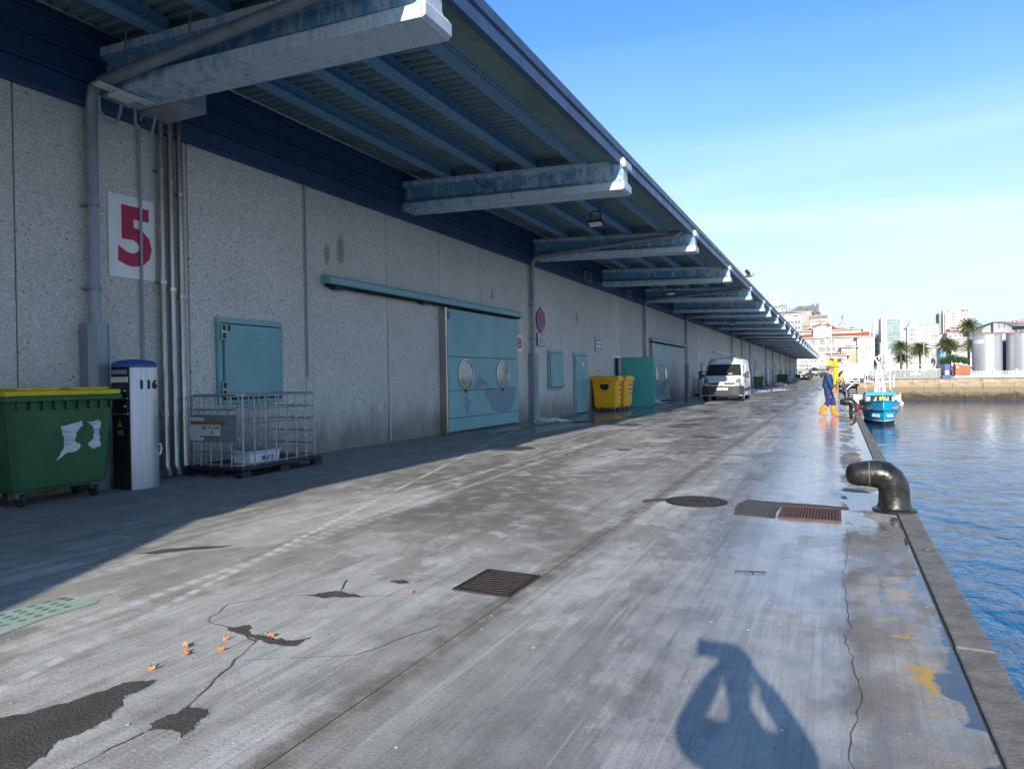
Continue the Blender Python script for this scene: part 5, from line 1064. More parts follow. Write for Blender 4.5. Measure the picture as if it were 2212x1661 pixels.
# ---------------------------------------------------------------- background
M['bw'] = simple('render_white', (.62, .62, .60), (.56, .56, .55), .15, .7); M['bcream'] = simple('render_cream', (.72, .67, .57), (.64, .60, .51), .1, .75); M['stone'] = simple('pinkish_stone', (.48, .38, .30), (.40, .32, .26), .6, .8)
M['bgrey'] = simple('concrete_grey', (.36, .36, .34), (.28, .28, .27), .15, .8); M['slate'] = simple('slate', (.13, .15, .18), (.10, .115, .14), .3, .6); M['brownpanel'] = simple('brown_panel', (.27, .19, .17), None, .3, .7)
M['pane'] = simple('far_pane', (.07, .09, .11), (.12, .14, .16), .8, .15); M['panelight'] = simple('pale_pane', (.3, .35, .37), (.22, .26, .28), .6, .2)
def tilemat():
    g = G('roof_tiles'); p = g.pos('w'); s_ = g.sep(p); n = g.noise(p, 1.4, 6, .7)
    col = g.mix(g.ramp(n, .3, .7), c4((.46, .13, .055)), c4((.30, .09, .045))); wv = g.mth('SINE', g.mth('MULTIPLY', s_[0], 22.)); col = g.mix(g.ramp(wv, -.2, .8, 0, .35), col, c4((.22, .06, .03)))
    return g.done(col, .8, 0, g.bump(wv, .05, .6))
M['tile'] = tilemat()
def win(parent, x0, x1, z0, z1, y, mat=None, frame=True, name='window', cols_=1, rows_=1):
    """a window proud of a wall facing -Y at y"""
    fr = MB(); t_ = .07
    if frame:
        fr.box(x0-t_, x0, y-.10, y, z0-t_, z1+t_).box(x1, x1+t_, y-.10, y, z0-t_, z1+t_).box(x0, x1, y-.10, y, z1, z1+t_).box(x0-.05, x1+.05, y-.16, y, z0-t_-.04, z0)
    for i in range(1, cols_): x = x0+(x1-x0)*i/cols_; fr.box(x-.05, x+.05, y-.08, y-.02, z0, z1)
    for j in range(1, rows_): z = z0+(z1-z0)*j/rows_; fr.box(x0, x1, y-.085, y-.025, z-.05, z+.05)
    o = fr.build(name, M['bw'], parent)
    MB().box(x0, x1, y-.05, y-.015, z0, z1).build('pane', mat or M['pane'], o); return o
def grid(parent, x0, x1, n, z0, z1, m_, y, ww, wh_, mat=None, frame=False):
    if n*m_ > 0:
        proto = None; sx_ = (x1-x0)/n; sz = (z1-z0)/m_
        for j in range(m_):
            for i in range(n):
                xc = x0+sx_*(i+.5); zc = z0+sz*(j+.5)
                if proto is None: proto = win(parent, -ww/2, ww/2, -wh_/2, wh_/2, 0, mat, frame or ww > .9); q = proto
                else: q = dup(proto, parent=parent)
                q.location = (xc, y, zc)
def block(name, label, x0, x1, y, d, z0, z1, mat, cat='building'):
    o = thing(name, label, cat, ((x0+x1)/2, y, z0)); b = MB().box(x0, x1, y, y+d, z0, z1).build('wall', mat, o)
    b.matrix_parent_inverse = Matrix.Translation(o.location).inverted(); return o
class B_:   # building builder in world coordinates (root at world origin height, parts carry world coords)
    def __init__(s, label, x, y, name='apartment_building', cat='building'):
        s.o = thing(name, label, cat, (0, 0, 0))
    def box(s, x0, x1, y0, y1, z0, z1, mat, name='wall'): return MB().box(x0, x1, y0, y1, z0, z1).build(name, M[mat], s.o)
    def hip(s, x0, x1, y0, y1, z0, z1, ov=.6, mat='tile', ridge=.35, name='roof'):
        xa, xb, ya, yb = x0-ov, x1+ov, y0-ov, y1+ov; cy_ = (ya+yb)/2; w_ = (xb-xa)*ridge
        MB().box(xa-.1, xb+.1, ya-.1, yb+.1, z0-.25, z0).build('eave', M['bw'], s.o)
        return MB().add([(xa, ya, z0+.003), (xb, ya, z0+.003), (xb, yb, z0+.003), (xa, yb, z0+.003), (xa+w_, cy_, z1), (xb-w_, cy_, z1)], [(0, 1, 5, 4), (1, 2, 5), (2, 3, 4, 5), (3, 0, 4), (3, 2, 1, 0)]).build(name, M[mat], s.o)
    def skirt(s, x0, x1, y0, y1, z0, z1, ov=.9, inset=1.8):
        a = [(x0-ov, y0-ov, z0), (x1+ov, y0-ov, z0), (x1+ov, y1+ov, z0), (x0-ov, y1+ov, z0), (x0+inset, y0+inset, z1), (x1-inset, y0+inset, z1), (x1-inset, y1-inset, z1), (x0+inset, y1-inset, z1)]
        MB().box(x0-ov-.1, x1+ov+.1, y0-ov-.1, y1+ov, z0-.35, z0-.004).build('eave', M['bw'], s.o)
        return MB().add(a, [(0, 1, 5, 4), (1, 2, 6, 5), (2, 3, 7, 6), (3, 0, 4, 7), (4, 5, 6, 7), (3, 2, 1, 0)]).build('roof', M['tile'], s.o)
# orange roofed building
b = B_('cream harbour building with stepped orange tiled roofs and arched windows', 0, 270, 'harbour_building')
b.box(-13, 11.3, 270, 292, 0, 15.0, 'bcream'); b.skirt(-13, 11.3, 270, 292, 15.05, 16.3); b.box(-12.6, 8.0, 272.5, 290, 16.25, 17.6, 'bcream', 'upper_wall'); b.hip(-12.6, 8.0, 272.5, 290, 17.75, 19.0, .7, ridge=.42); b.box(-8.6, -2.4, 276, 284, 18.2, 18.9, 'bcream', 'lantern_wall'); b.hip(-8.6, -2.4, 276, 284, 19.0, 20.7, .8, ridge=.49)
MB().lathe([(.25, 0), (.12, .3), (.2, .6), (.01, 1.3)], (-5.5, 280, 20.6), 8).build('finial', M['tile'], b.o)
MB().prism([(-7.6, 14.6), (-1.8, 14.6), (-1.8, 18.0), (-4.7, 19.0), (-7.6, 18.0)], 'y', 269.4, 276).build('gable_wall', M['bcream'], b.o); MB().prism([(-7.9, 18.0), (-4.7, 19.15), (-1.5, 18.0), (-1.5, 18.25), (-4.7, 19.45), (-7.9, 18.25)], 'y', 269.1, 276.2).build('gable_coping', M['bw'], b.o)
for i in range(4):
    for j in range(3): win(b.o, -5.6+i*.55, -5.25+i*.55, 15.9+j*.55, 16.25+j*.55, 269.4, frame=False)
for x in [-12.2+i*1.25 for i in range(4)]+[-1.0+i*1.3 for i in range(5)]:
    for dx_ in (0, .45): win(b.o, x+dx_, x+dx_+.26, 16.55, 17.25, 272.5, frame=False)
def arch(parent, xc, z0, w_, h, y):
    pts = [(xc-w_/2, z0), (xc+w_/2, z0), (xc+w_/2, z0+h)]+[(xc+w_/2*math.cos(a), z0+h+w_/2*math.sin(a)) for a in [math.pi*k/10 for k in range(1, 10)]]+[(xc-w_/2, z0+h)]
    o = MB().prism(pts, 'y', y-.05, y).build('arched_window', M['pane'], parent)
    m_ = MB()
    for i in range(1, 4): m_.box(xc-w_/2+w_*i/4-.06, xc-w_/2+w_*i/4+.06, y-.12, y-.052, z0, z0+h)
    for z in (z0+h*.45, z0+h): m_.box(xc-w_/2, xc+w_/2, y-.125, y-.055, z-.06, z+.06)
    for a in (.8, 1.57, 2.34): m_.cyl((xc, y-.08, z0+h), (xc+w_/2*math.cos(a), y-.08, z0+h+w_/2*math.sin(a)), .05, n=4)
    m_.build('glazing_bars', M['bw'], o)
for xc in (-7.8, -4.7, -1.65): arch(b.o, xc, 12.35, 1.75, .95, 270)
for x0, x1 in ((-6.0, -3.6), (-2.9, -.5)): win(b.o, x0, x1, 9.9, 11.4, 270, cols_=6, rows_=3, frame=True)
for xc in (1.6, 2.4): win(b.o, xc, xc+.55, 13.2, 14.1, 270, M['panelight'])
for xc in (4.0, 4.8, 5.6): win(b.o, xc, xc+.55, 13.2, 14.1, 270, M['panelight'])
b.box(6.6, 11.6, 267.5, 270, 0, 14.7, 'bw', 'corner_wall'); 
for i in range(3): 
    win(b.o, 8.2+i*1.0, 8.75+i*1.0, 9.8, 11.3, 267.5, M['panelight']); win(b.o, 8.2+i*1.0, 8.75+i*1.0, 6.3, 7.6, 267.5, M['panelight'])
win(b.o, 9.1, 10.2, 12.4, 13.8, 267.5, M['panelight'], cols_=2); b.skirt(6.6, 11.6, 267.5, 275, 14.75, 16.4, .7, 1.6)
b.box(1.4, 6.3, 267, 270, 0, 9.6, 'stone', 'stone_base'); b.box(1.6, 6.2, 266.8, 270, 9.6, 11.0, 'bcream', 'bay'); win(b.o, 2.2, 4.6, 9.9, 10.7, 266.8, M['panelight'], cols_=2); b.hip(1.6, 6.2, 266.8, 270, 11.15, 11.6, .8)
b.box(-6.5, 3.2, 264.5, 270, 0, 8.1, 'bw', 'annex'); b.hip(-6.5, 3.2, 264.5, 270, 8.25, 9.1, .8)
for x0 in (-5.8, -4.2, -2.4, .2, 1.2): win(b.o, x0, x0+1.3, 6.1, 7.2, 264.5, cols_=3, rows_=2)
for x0 in (-5.8, -4.2, 1.2): win(b.o, x0, x0+.9, 5.1, 5.6, 264.5)
MB().cyl((-1.7, 262, 6), (-1.7, 262, 22.6), .13, .08, 6).build('flagpole', M['white'], b.o)
b = B_('low white port shed with small dark windows behind the canopy end', 0, 235, 'port_shed'); b.box(-14, -3, 235, 245, 4.4, 7.8, 'bw'); b.box(-14, -3, 235.1, 245, 0, 4.3, 'bgrey', 'base')
for x0 in (-10.2, -9.2, -7.4, -6.4, -4.6): win(b.o, x0, x0+.65, 5.5, 5.9, 235)
b = B_('grey saw-tooth workshop with arched gate behind the parked cars', 0, 226, 'workshop'); b.box(-13, -7.8, 226, 232, 0, 3.1, 'bgrey'); b.box(-7.7, -2, 227, 232, 0, 3.0, 'bgrey')
for k in range(4): MB().prism([(-11.0+k*.9, 4.05), (-10.1+k*.9, 4.05), (-10.1+k*.9, 4.7)], 'y', 229, 233).build('sawtooth', M['slate'], b.o)
MB().box(-13, -5, 228.5, 234, 3.1, 4.05).build('upper_wall', M['bcream'], b.o); win(b.o, -8.5, -8.0, 3.3, 3.8, 228.5); MB().box(-13.2, -1.8, 225.8, 226, 3.05, 3.3).build('fascia_board', M['slate'], b.o)
arch(b.o, -3.9, 1.0, 1.5, .9, 227); win(b.o, -6.8, -5.9, 1.4, 2.4, 227, M['bw'])
# domed building with statue
b = B_('white glass domed building topped by a statue behind the orange roofs', 0, 340, 'domed_building'); b.box(-6, 13, 340, 355, 0, 21.6, 'bw'); b.box(-.3, 5.2, 338, 345, 21.6, 23.0, 'bw', 'drum')
MB().lathe([(2.15, 0), (2.1, .7), (1.8, 1.5), (1.3, 2.2), (.6, 2.7), (.05, 2.85)], (2.45, 341.5, 23.0), 20).build('dome', M['panelight'], b.o, smooth=True)
for k in range(10): a = 2*math.pi*k/10; MB().tube([(2.45+r_*math.cos(a), 341.5+r_*math.sin(a), 23+z) for r_, z in ((2.2, 0), (2.15, .7), (1.85, 1.52), (1.35, 2.25), (.65, 2.76), (.1, 2.95))], .14, 5).build('rib', M['bw'], b.o)
MB().tube([(2.45, 341.5, 25.8), (2.45, 341.5, 26.4), (2.45, 341.5, 27.2), (2.5, 341.5, 27.9), (2.5, 341.5, 28.3)], [.28, .2, .35, .32, .12], 8).tube([(2.5, 341.5, 27.9), (3.0, 341.5, 28.6)], .08, 5).build('statue', M['soffit'], b.o, smooth=True); MB().box(5.6, 6.8, 337.9, 338.0, 21.7, 22.5).build('window', M['soffit'], b.o)
MB().prism([(-4.2, 23.6), (-.6, 22.6), (-.6, 23.1), (-4.2, 25.2)], 'y', 339.5, 345).build('orange_gable', M['tile'], b.o)
# left apartment blocks
b = B_('white apartment block with long window bands above the canopy edge', 0, 330); b.box(-36, -14.6, 340, 356, 0, 28.4, 'bw'); b.box(-36, -15.2, 341.5, 356, 28.4, 30.3, 'bw', 'attic'); MB().prism([(-36, 30.3), (-15, 30.3), (-21, 31.3), (-36, 31.3)], 'y', 341, 356).build('roof', M['slate'], b.o)
for z in (22.6, 25.3): 
    for i in range(8): win(b.o, -26.6+i*1.5, -25.5+i*1.5, z, z+1.35, 340, cols_=2)
    MB().box(-30, -14.6, 339.3, 340, z-.5, z-.3).build('balcony_slab', M['bw'], b.o)
for i in range(5): win(b.o, -22.6+i*.75, -22.1+i*.75, 29.1, 29.8, 341.5, frame=False)
MB().box(-18.3, -16.0, 341.2, 341.5, 28.9, 29.4).build('window', M['pane'], b.o)
b = B_('grey apartment block with steep slate attic and tall chimneys', 0, 345); b.box(-20.6, -10.4, 345, 360, 0, 31.4, 'bgrey'); b.box(-10.4, -4.3, 346, 360, 0, 29.3, 'bw')
MB().prism([(-20.6, 31.4), (-10.4, 31.4), (-10.4, 29.9), (-6.5, 29.9), (-9.0, 33.9), (-16.2, 33.9)], 'y', 346, 360).build('slate_roof', M['slate'], b.o)
for x in (-9.9, -7.9): MB().box(x-.6, x+.55, 345.4, 347.5, 30.4, 34.6).build('chimney', M['slate'], b.o)
for x in (-20.2, -19.0): MB().box(x-.5, x+.45, 349, 350, 31.4, 33.9).build('chimney', M['bgrey'], b.o)
for x in (-12.6, -10.4, -8.3): MB().box(x, x+.5, 345.7, 346.1, 31.0, 32.4).build('skylight', M['ink'], b.o)
MB().box(-11.2, -3.7, 343.5, 346, 27.2, 28.9).build('brown_parapet', M['brownpanel'], b.o); b.box(-11.1, -3.8, 343.6, 346, 0, 27.2, 'bw', 'bay_wall')
for z in (25.2, 23.0): grid(b.o, -10.6, -4.0, 14, z, z+1.7, 1, 343.6, .28, 1.3)
grid(b.o, -14.2, -11.4, 5, 21.5, 25.0, 2, 345, .3, .8)
MB().box(-9.0, -7.0, 345.8, 346, 29.4, 30.2).build('window', M['pane'], b.o)
b = B_('pale building carrying the rooftop billboard', 0, 362, 'billboard_building'); b.box(-45, -22.7, 364, 376, 0, 34.6, 'bw'); b.box(-45, -22.9, 366, 376, 34.6, 36.2, 'bw', 'attic'); grid(b.o, -33, -23, 10, 34.6, 36.2, 1, 366, .5, .9)
bb = thing('billboard', 'white rooftop billboard with blue lettering ABANCA above the canopy edge', 'billboard', (0, 0, 0)); 
bp_ = MB().add([(-36, 361, 37.2), (-22.3, 361, 38.0), (-22.3, 361, 40.7), (-36, 361, 39.9), (-36, 361.5, 37.2), (-22.3, 361.5, 38.0), (-22.3, 361.5, 40.7), (-36, 361.5, 39.9)], [(0, 1, 2, 3), (7, 6, 5, 4), (0, 4, 5, 1), (1, 5, 6, 2), (2, 6, 7, 3), (3, 7, 4, 0)]).build('panel', M['white'], bb)
tx = text('ABANCA', 2.5, M['hull'], (-28.2, 360.9, 38.95), (R(90), R(-3.3), 0), bb, ext=.05, bold=.04, sx=.95)
for x in (-35, -32, -29, -26, -23): MB().box(x-.12, x+.12, 361.6, 361.9, 35, 38).build('strut', M['galv_dark'], bb)
mm = thing('floodlight_mast', 'tall lattice floodlight mast in front of the billboard', 'mast', (-16.65, 250, 0)); MB().cyl((0, 0, 0), (0, 0, 26), .2, .14, 8).build('pole', M['galv_dark'], mm); MB().tube([(-1.3, 0, 25.4), (1.3, 0, 25.4)], .08, 5).tube([(-1.1, 0, 25.3), (0, 0, 24.2)], .06, 5).tube([(1.1, 0, 25.3), (0, 0, 24.2)], .06, 5).build('crossarm', M['galv_dark'], mm)
for x in (-1.1, -.4, .4, 1.1): MB().box(x-.22, x+.22, -.2, .1, 25.5, 26.1).build('lamp', M['galv_dark'], mm)
# buildings right of the orange roofs
b = B_('grey office block left of the glass fronted tower', 0, 300); b.box(11.9, 17, 300, 318, 0, 18.6, 'bgrey'); b.box(13.6, 16, 302, 318, 18.6, 22.4, 'bw', 'attic'); b.box(5.5, 12.5, 330, 345, 0, 20.6, 'bw', 'rear_wall')
for j in range(5): grid(b.o, 12.1, 15.4, 8, 7.4+j*2.1, 9.0+j*2.1, 1, 300, .25, .8)
for k in range(5): MB().box(8.2+k*.8, 8.6+k*.8, 329.5, 330, 15.5, 19.5).build('fin', M['brownpanel'], b.o)
b = B_('white tower with a green glass grid front', 0, 270); b.box(14.2, 20.9, 271, 288, 0, 21.2, 'bw'); b.box(15.0, 20.3, 270.2, 273, 7.8, 21.7, 'bw', 'front_frame')
M['gridglass'] = simple('green_glass', (.14, .24, .25), (.22, .34, .34), .5, .1)
for j in range(6):
    for i in range(4): 
        o_ = MB().box(16.05+i*1.02, 16.98+i*1.02, 270.1, 270.2, 8.2+j*2.06, 10.1+j*2.06).build('window', M['gridglass'], b.o); MB().box(16.48+i*1.02, 16.55+i*1.02, 270.0, 270.09, 8.2+j*2.06, 10.1+j*2.06).box(16.05+i*1.02, 16.98+i*1.02, 270.0, 270.09, 9.1+j*2.06, 9.2+j*2.06).build('glazing_bar', M['bw'], o_)
b.box(14.5, 20.6, 258, 266, .6, 7.4, 'bw', 'podium'); win(b.o, 15.7, 16.0, 5.0, 6.0, 258)
b = B_('white rounded corner apartment building with a small dome', 0, 300); b.box(24.6, 35.0, 300, 318, 0, 19.3, 'bw'); b.box(23.2, 24.6, 302, 318, 0, 18.2, 'bcream', 'side_wall')
MB().lathe([(2.1, 0), (2.1, 20.1)], (26.8, 301.2, 0), 18).build('corner_drum', M['bw'], b.o, smooth=True); MB().lathe([(1.7, 0), (1.65, .7), (1.3, 1.6), (.7, 2.2), (.05, 2.4)], (26.8, 301.2, 20.1), 16).build('dome', M['bw'], b.o, smooth=True)
MB().prism([(28.8, 19.3), (35.2, 19.3), (34.6, 20.2), (29.2, 20.2)], 'y', 300.3, 316).build('mansard', M['panelight'], b.o)
for j in range(8):
    for x0, n_ in ((25.6, 4), (29.2, 5), (32.6, 4)): grid(b.o, x0, x0+n_*.5, n_, 4.8+j*1.8, 6.0+j*1.8, 1, 300 if x0 > 28.9 else 299.05, .22, .75)
for j in range(0, 8, 2): MB().box(32.4, 34.8, 299.4, 300, 4.6+j*1.8, 4.72+j*1.8).build('balcony', M['galv_dark'], b.o)
b = B_('tall beige residential tower with red rooftop vents', 0, 420); b.box(49.4, 50.9, 423, 436, 0, 33.2, 'bgrey'); b.box(50.9, 56.8, 420, 436, 0, 33.5, 'bcream', 'front_wall'); b.box(56.85, 61.8, 420.8, 436, 0, 33.3, 'bcream', 'front_wall'); b.box(61.85, 63, 422, 436, 0, 32.2, 'bw', 'side_wall')
grid(b.o, 54.6, 56.4, 2, 23.5, 33, 6, 420, .5, .6); grid(b.o, 57.5, 58.5, 1, 23.5, 33, 6, 420.8, .6, .4); grid(b.o, 59.4, 60.6, 1, 23.5, 33, 6, 420.8, .8, .5); MB().box(51.3, 51.9, 419.8, 420, 22, 32.4).build('stair_strip', M['brownpanel'], b.o)
for x in (51.0, 53.4, 60.0, 60.7, 62): MB().lathe([(.4, 0), (.4, .7), (.15, 1.0)], (x, 424, 33.4), 8).build('roof_vent', M['red'], b.o)
for i, (x0, x1, y, z1, zr, lb) in enumerate([(42.3, 45.4, 330, 19.2, 20.0, 'small white house with red roof below the beige tower'), (41.0, 46.6, 326, 17.6, 18.6, 'wide white house with orange roof behind the tall palm'), (47.8, 52.4, 328, 17.4, 18.3, 'white house with red roof right of the tall palm'), (36.0, 41.0, 334, 17.2, 17.8, 'white house with low roof beside the rounded building')]):
    b = B_(lb, 0, 0, 'house'); b.box(x0, x1, y, y+10, 0, z1, 'bw'); b.hip(x0, x1, y, y+10, z1+.25, zr+.4, .4); grid(b.o, x0+.3, x1-.3, 3, z1-2.0, z1-.5, 1, y, .5, .7)
b = B_('grey industrial shed with a sloping roof beside the palms', 0, 255, 'shed'); MB().prism([(32.5, .6), (40, .6), (40, 12.3), (36.8, 12.8), (32.5, 11.0)], 'y', 256, 268).build('wall', M['bgrey'], b.o); b.box(32.4, 39, 250, 255.9, .6, 9.3, 'bw', 'front_wall'); MB().box(32.2, 39.2, 249.8, 256, 9.3, 9.6).build('eave', M['tile'], b.o)
for j in range(2): grid(b.o, 34.6, 38.6, 3, 5.4+j*1.9, 7.2+j*1.9, 1, 250, .95, 1.2, M['panelight'], True)
b = B_('row of white seafront houses behind the palms', 0, 0, 'row_houses'); b.box(30.9, 34.2, 262, 272, .6, 9.8, 'bw'); 
for j in range(2): grid(b.o, 31.1, 34, 4, 5.0+j*2.1, 6.6+j*2.1, 1, 262, .4, .9)
b = B_('grey curved roof shopping hall with BBVA lettering behind the silos', 0, 260, 'shopping_hall')
def curve(x0, x1, z0, zm, n=10): return [(x0+(x1-x0)*k/n, z0+(zm-z0)*math.sin(math.pi*(.5*k/n+.0))) for k in range(n+1)]
MB().prism([(42.4, 0), (45.0, 0), (45.0, 16.8), (44.3, 16.5), (43.4, 16.0), (42.4, 15.2)], 'y', 262, 285).build('side_wall', M['bgrey'], b.o); MB().prism([(45.1, 0), (49.9, 0), (49.9, 15.6), (48.9, 16.3), (47.6, 16.85), (46.3, 17.1), (45.1, 17.1)], 'y', 260, 290).build('front_wall', M['bgrey'], b.o); MB().prism([(45.0, 17.12), (46.3, 17.12), (47.6, 16.87), (48.9, 16.32), (49.9, 15.62), (60, 15.7), (60, 17.2), (50, 17.0), (47.6, 17.4), (45.0, 17.35)], 'y', 259.5, 290).build('roof', M['slate'], b.o)
b.box(50, 62, 262, 290, 0, 15.6, 'bgrey', 'wing_wall'); b.box(38.5, 42.3, 262, 272, 0, 15.2, 'slate', 'dark_block'); text('BBVA', 1.5, M['white'], (47.2, 259.9, 14.5), FR, b.o, ext=.05, bold=.04, sx=.85); grid(b.o, 50.6, 54.8, 3, 13.6, 15.4, 1, 262, .8, .9)
for x in (46.5, 47.9): MB().box(x, x+.12, 259.9, 260, 14.2, 16.9).build('seam', M['ink'], b.o)
sb_ = thing('roof_sign', 'red rooftop sign with white lettering Santander and flame emblem', 'sign'); MB().box(50.9, 56.5, 264.9, 265.2, 16.9, 17.9).build('panel', M['red'], sb_); MB().box(51.2, 56.2, 265.3, 265.4, 15.8, 17).build('frame', M['galv_dark'], sb_); text('Santander', .85, M['white'], (54.0, 264.85, 17.35), FR, sb_, ext=.04, bold=.015, sx=.9); MB().lathe([(.02, .7), (.12, .45), (.28, .15), (.3, 0), (.15, -.12)], (51.5, 264.8, 17.2), 8).build('flame', M['white'], sb_)
bl = thing('blue_billboard', 'blue advertising billboard partly hidden by the palms', 'billboard', (25.4, 208, 0)); MB().box(-.9, .9, 0, .2, 5.6, 7.1).build('panel', M['hull'], bl); MB().box(-.5, .6, -.02, 0, 6.5, 6.7).build('print', M['white'], bl); MB().cyl((0, .3, .6), (0, .3, 5.6), .12, n=6).build('post', M['galv_dark'], bl)
# silos
M['silo'] = simple('silo_steel', (.50, .51, .52), (.42, .43, .44), .35, .33, .55, stretch=(3, 3, .25))
def silo(x, y, r_, z1, label, big=True, mat='silo'):
    o = thing('storage_silo', label, 'silo', (x, y, .62), 0, 'metal storage tanks behind the white railing')
    H_ = z1-.62; MB().lathe([(r_, 0), (r_, H_)], n=48, cap=False).build('shell', M[mat], o, smooth=True)
    MB().lathe([(r_+.06, H_-.12), (r_+.08, H_), (r_*.5, H_+.24), (.4, H_+.36), (.01, H_+.38)], n=48, cap=False).build('roof', simple('rusty_roof', (.34, .2, .17), (.42, .36, .34), 1, .7), o, smooth=True)
    for k in range(1, 5): MB().lathe([(r_+.004, H_*k/5), (r_+.02, H_*k/5+.01), (r_+.004, H_*k/5+.03)], n=48, cap=False).build('seam', M['galv'], o)
    rr_ = MB()
    for k in range(24): a = 2*math.pi*k/24; rr_.cyl((r_*.96*math.cos(a), r_*.96*math.sin(a), H_), (r_*.96*math.cos(a), r_*.96*math.sin(a), H_+.3), .015, n=4)
    rr_.build('guard_rail', M['galv'], o)
    for a in (-2.0, -1.2, -1.1, -2.5): MB().box(r_*math.cos(a)-.05, r_*math.cos(a)+.05, r_*math.sin(a)-.03, r_*math.sin(a)+.03, H_-.35, H_-.12).build('rust_streak', M['rust'], o)
    return o
s1 = silo(25.35, 152, 2.36, 8.45, 'left metal storage tank with faded patch near its top'); silo(31.05, 152, 2.75, 8.5, 'right metal storage tank cut by the picture edge'); silo(28.9, 160, 1.7, 8.9, 'third tank glimpsed between the two big ones'); 
bt3 = MB().box(-1.0, 1.0, 0, .3, 0, 7).build('dark_blue_wall', M['blue_clad'], None, loc=(28.9, 157.5, .62)); tag(bt3, 'dark blue wall between the two storage tanks', 'wall')
t = MB(); 
for j in range(2): pass
v = []; f_ = []; n_ = 10
for k in range(n_+1): a = R(-158)+R(48)*k/n_; v += [(2.372*math.cos(a), 2.372*math.sin(a), 6.1), (2.372*math.cos(a), 2.372*math.sin(a), 6.75+.25*((k*7) % 3)/3)]
for k in range(n_): f_.append((2*k, 2*k+2, 2*k+3, 2*k+1))
MB().add(v, f_).build('faded_patch', M['bw'], s1)
# white railing, long fence, booth, brick hut
rl_ = thing('white_railing', 'white picket railing in front of the metal tanks', 'railing'); MB().box(16.2, 40, 122, 122.4, .62, 1.0).build('plinth', M['bw'], rl_); rp = M['bw']
i = 0; x = 18.4; pk = MB().box(-.04, .04, -.04, .04, 0, .62)
pk0 = pk.build('picket', rp, rl_, loc=(x, 122.2, 1.02))
while x < 33: x += .19; q = dup(pk0, parent=rl_); q.location = (x, 122.2, 1.02)
for z in (1.15, 1.5): MB().box(18.3, 33.2, 122.24, 122.27, z, z+.05).build('rail', rp, rl_)
for x in (18.2, 21.0, 23.8, 26.6, 29.4, 32.2): MB().box(x, x+.25, 121.95, 122.35, 1.0, 1.85).build('post', rp, rl_)
br = thing('brick_hut', 'small orange brick hut with sloping top left of the tanks', 'hut', (0, 0, 0)); M['brick'] = simple('orange_brick', (.50, .17, .09), (.42, .14, .07), 3, .8)
rows_ = 9
MB().prism([(17.12, .62), (19.28, .62), (19.28, 2.42), (17.12, 2.78)], 'y', 128.05, 130).build('wall', M['brick'], br)
for j in range(rows_):
    z = .8+j*.2
    if z < 2.35: MB().box(17.12, 19.28, 127.99, 128.05, z, z+.17).build('brick_course', M['brick'], br)
MB().prism([(17.0, 2.80), (19.4, 2.42), (19.4, 2.52), (17.0, 2.90)], 'y', 127.9, 130.1).build('coping', M['bw'], br); win(br, 17.3, 17.45, 2.2, 2.45, 127.98, M['bw'])
bo_ = thing('blue_booth', 'blue portable booth with white poster at the far quay edge', 'booth', (0, 0, 0)); M['booth'] = simple('booth_blue', (.03, .08, .38), None, 2, .4)
MB().box(14.65, 15.35, 119.8, 120.6, .65, 2.75).build('cabin', M['booth'], bo_, bevel=.03); MB().box(14.35, 15.45, 119.3, 120.8, .625, 1.1).build('base', M['booth'], bo_); MB().box(14.7, 15.2, 119.77, 119.8, 1.15, 1.75).build('poster', M['white'], bo_)
ff = thing('mesh_fence', 'long grey mesh fence with white top rail on the far quay', 'fence'); 
for k in range(12): MB().box(7.0+k*.68-.03, 7.0+k*.68+.03, 121.6, 121.66, .65, 2.1).build('post', M['galv'], ff)
MB().box(5, 14.5, 121.58, 121.66, 2.0, 2.08).build('top_rail', M['bw'], ff); MB().box(5, 16.1, 121.5, 121.9, .62, .85).build('kerb', M['bgrey'], ff)
gm = G('wire_mesh'); v_ = gm.pos('w'); s_ = gm.sep(v_)
gm.b.inputs['Alpha'].default_value = .45; M['mesh'] = gm.done(c4((.32, .33, .34)), .5, .3)
for k in range(14): MB().box(5+k*.68+.04, 5.6+k*.68, 121.61, 121.625, .86, 1.99).build('mesh_panel', M['mesh'], ff)
# cars
def car(loc, rz, mat, label, group='parked cars near the harbour buildings', L_=4.3):
    o = thing('parked_car', label, 'car', loc, rz, group); pr = [(-L_/2, .35), (-L_/2+.02, .75), (-L_/2+.15, .88), (-L_*.28, .98), (-L_*.12, 1.42), (L_*.2, 1.45), (L_*.38, 1.02), (L_/2-.05, .92), (L_/2, .7), (L_/2, .35)]
    MB().loft([[Vector((a, s*k, b)) for a, b in pr] for s, k in ((-1, .84), (1, .84))]).build('body', mat, o, bevel=.06)
    MB().prism([(-L_*.25, 1.0), (-L_*.11, 1.36), (L_*.19, 1.39), (L_*.34, 1.02)], 'y', -.85, .85).build('side_window', M['glass'], o)
    for x in (-L_*.31, L_*.31):
        for s in (-1, 1): w_ = MB().cyl((x, s*.76, .32), (x, s*.87, .32), .32, n=14).build('tyre', M['dark'], o); MB().cyl((x, s*.87, .32), (x, s*.88, .32), .18, n=10).build('rim', M['galv'], w_)
    for s in (-1, 1): MB().box(-L_/2-.01, -L_/2+.06, s*.6-.15, s*.6+.15, .65, .78).build('headlight', M['lamp'], o)
    return o
M['cardark'] = simple('car_dark', (.02, .022, .03), None, 1, .25); M['carwhite'] = simple('car_white', (.7, .7, .7), None, 1, .3)
car((-7.3, 215, .6), 0, M['cardark'], 'dark estate car parked left of the white one'); car((-5.2, 216.5, .6), R(20), M['carwhite'], 'small white car parked between two dark cars', L_=3.6); car((-3.4, 215, .6), 0, M['cardark'], 'dark blue car parked just left of the man')
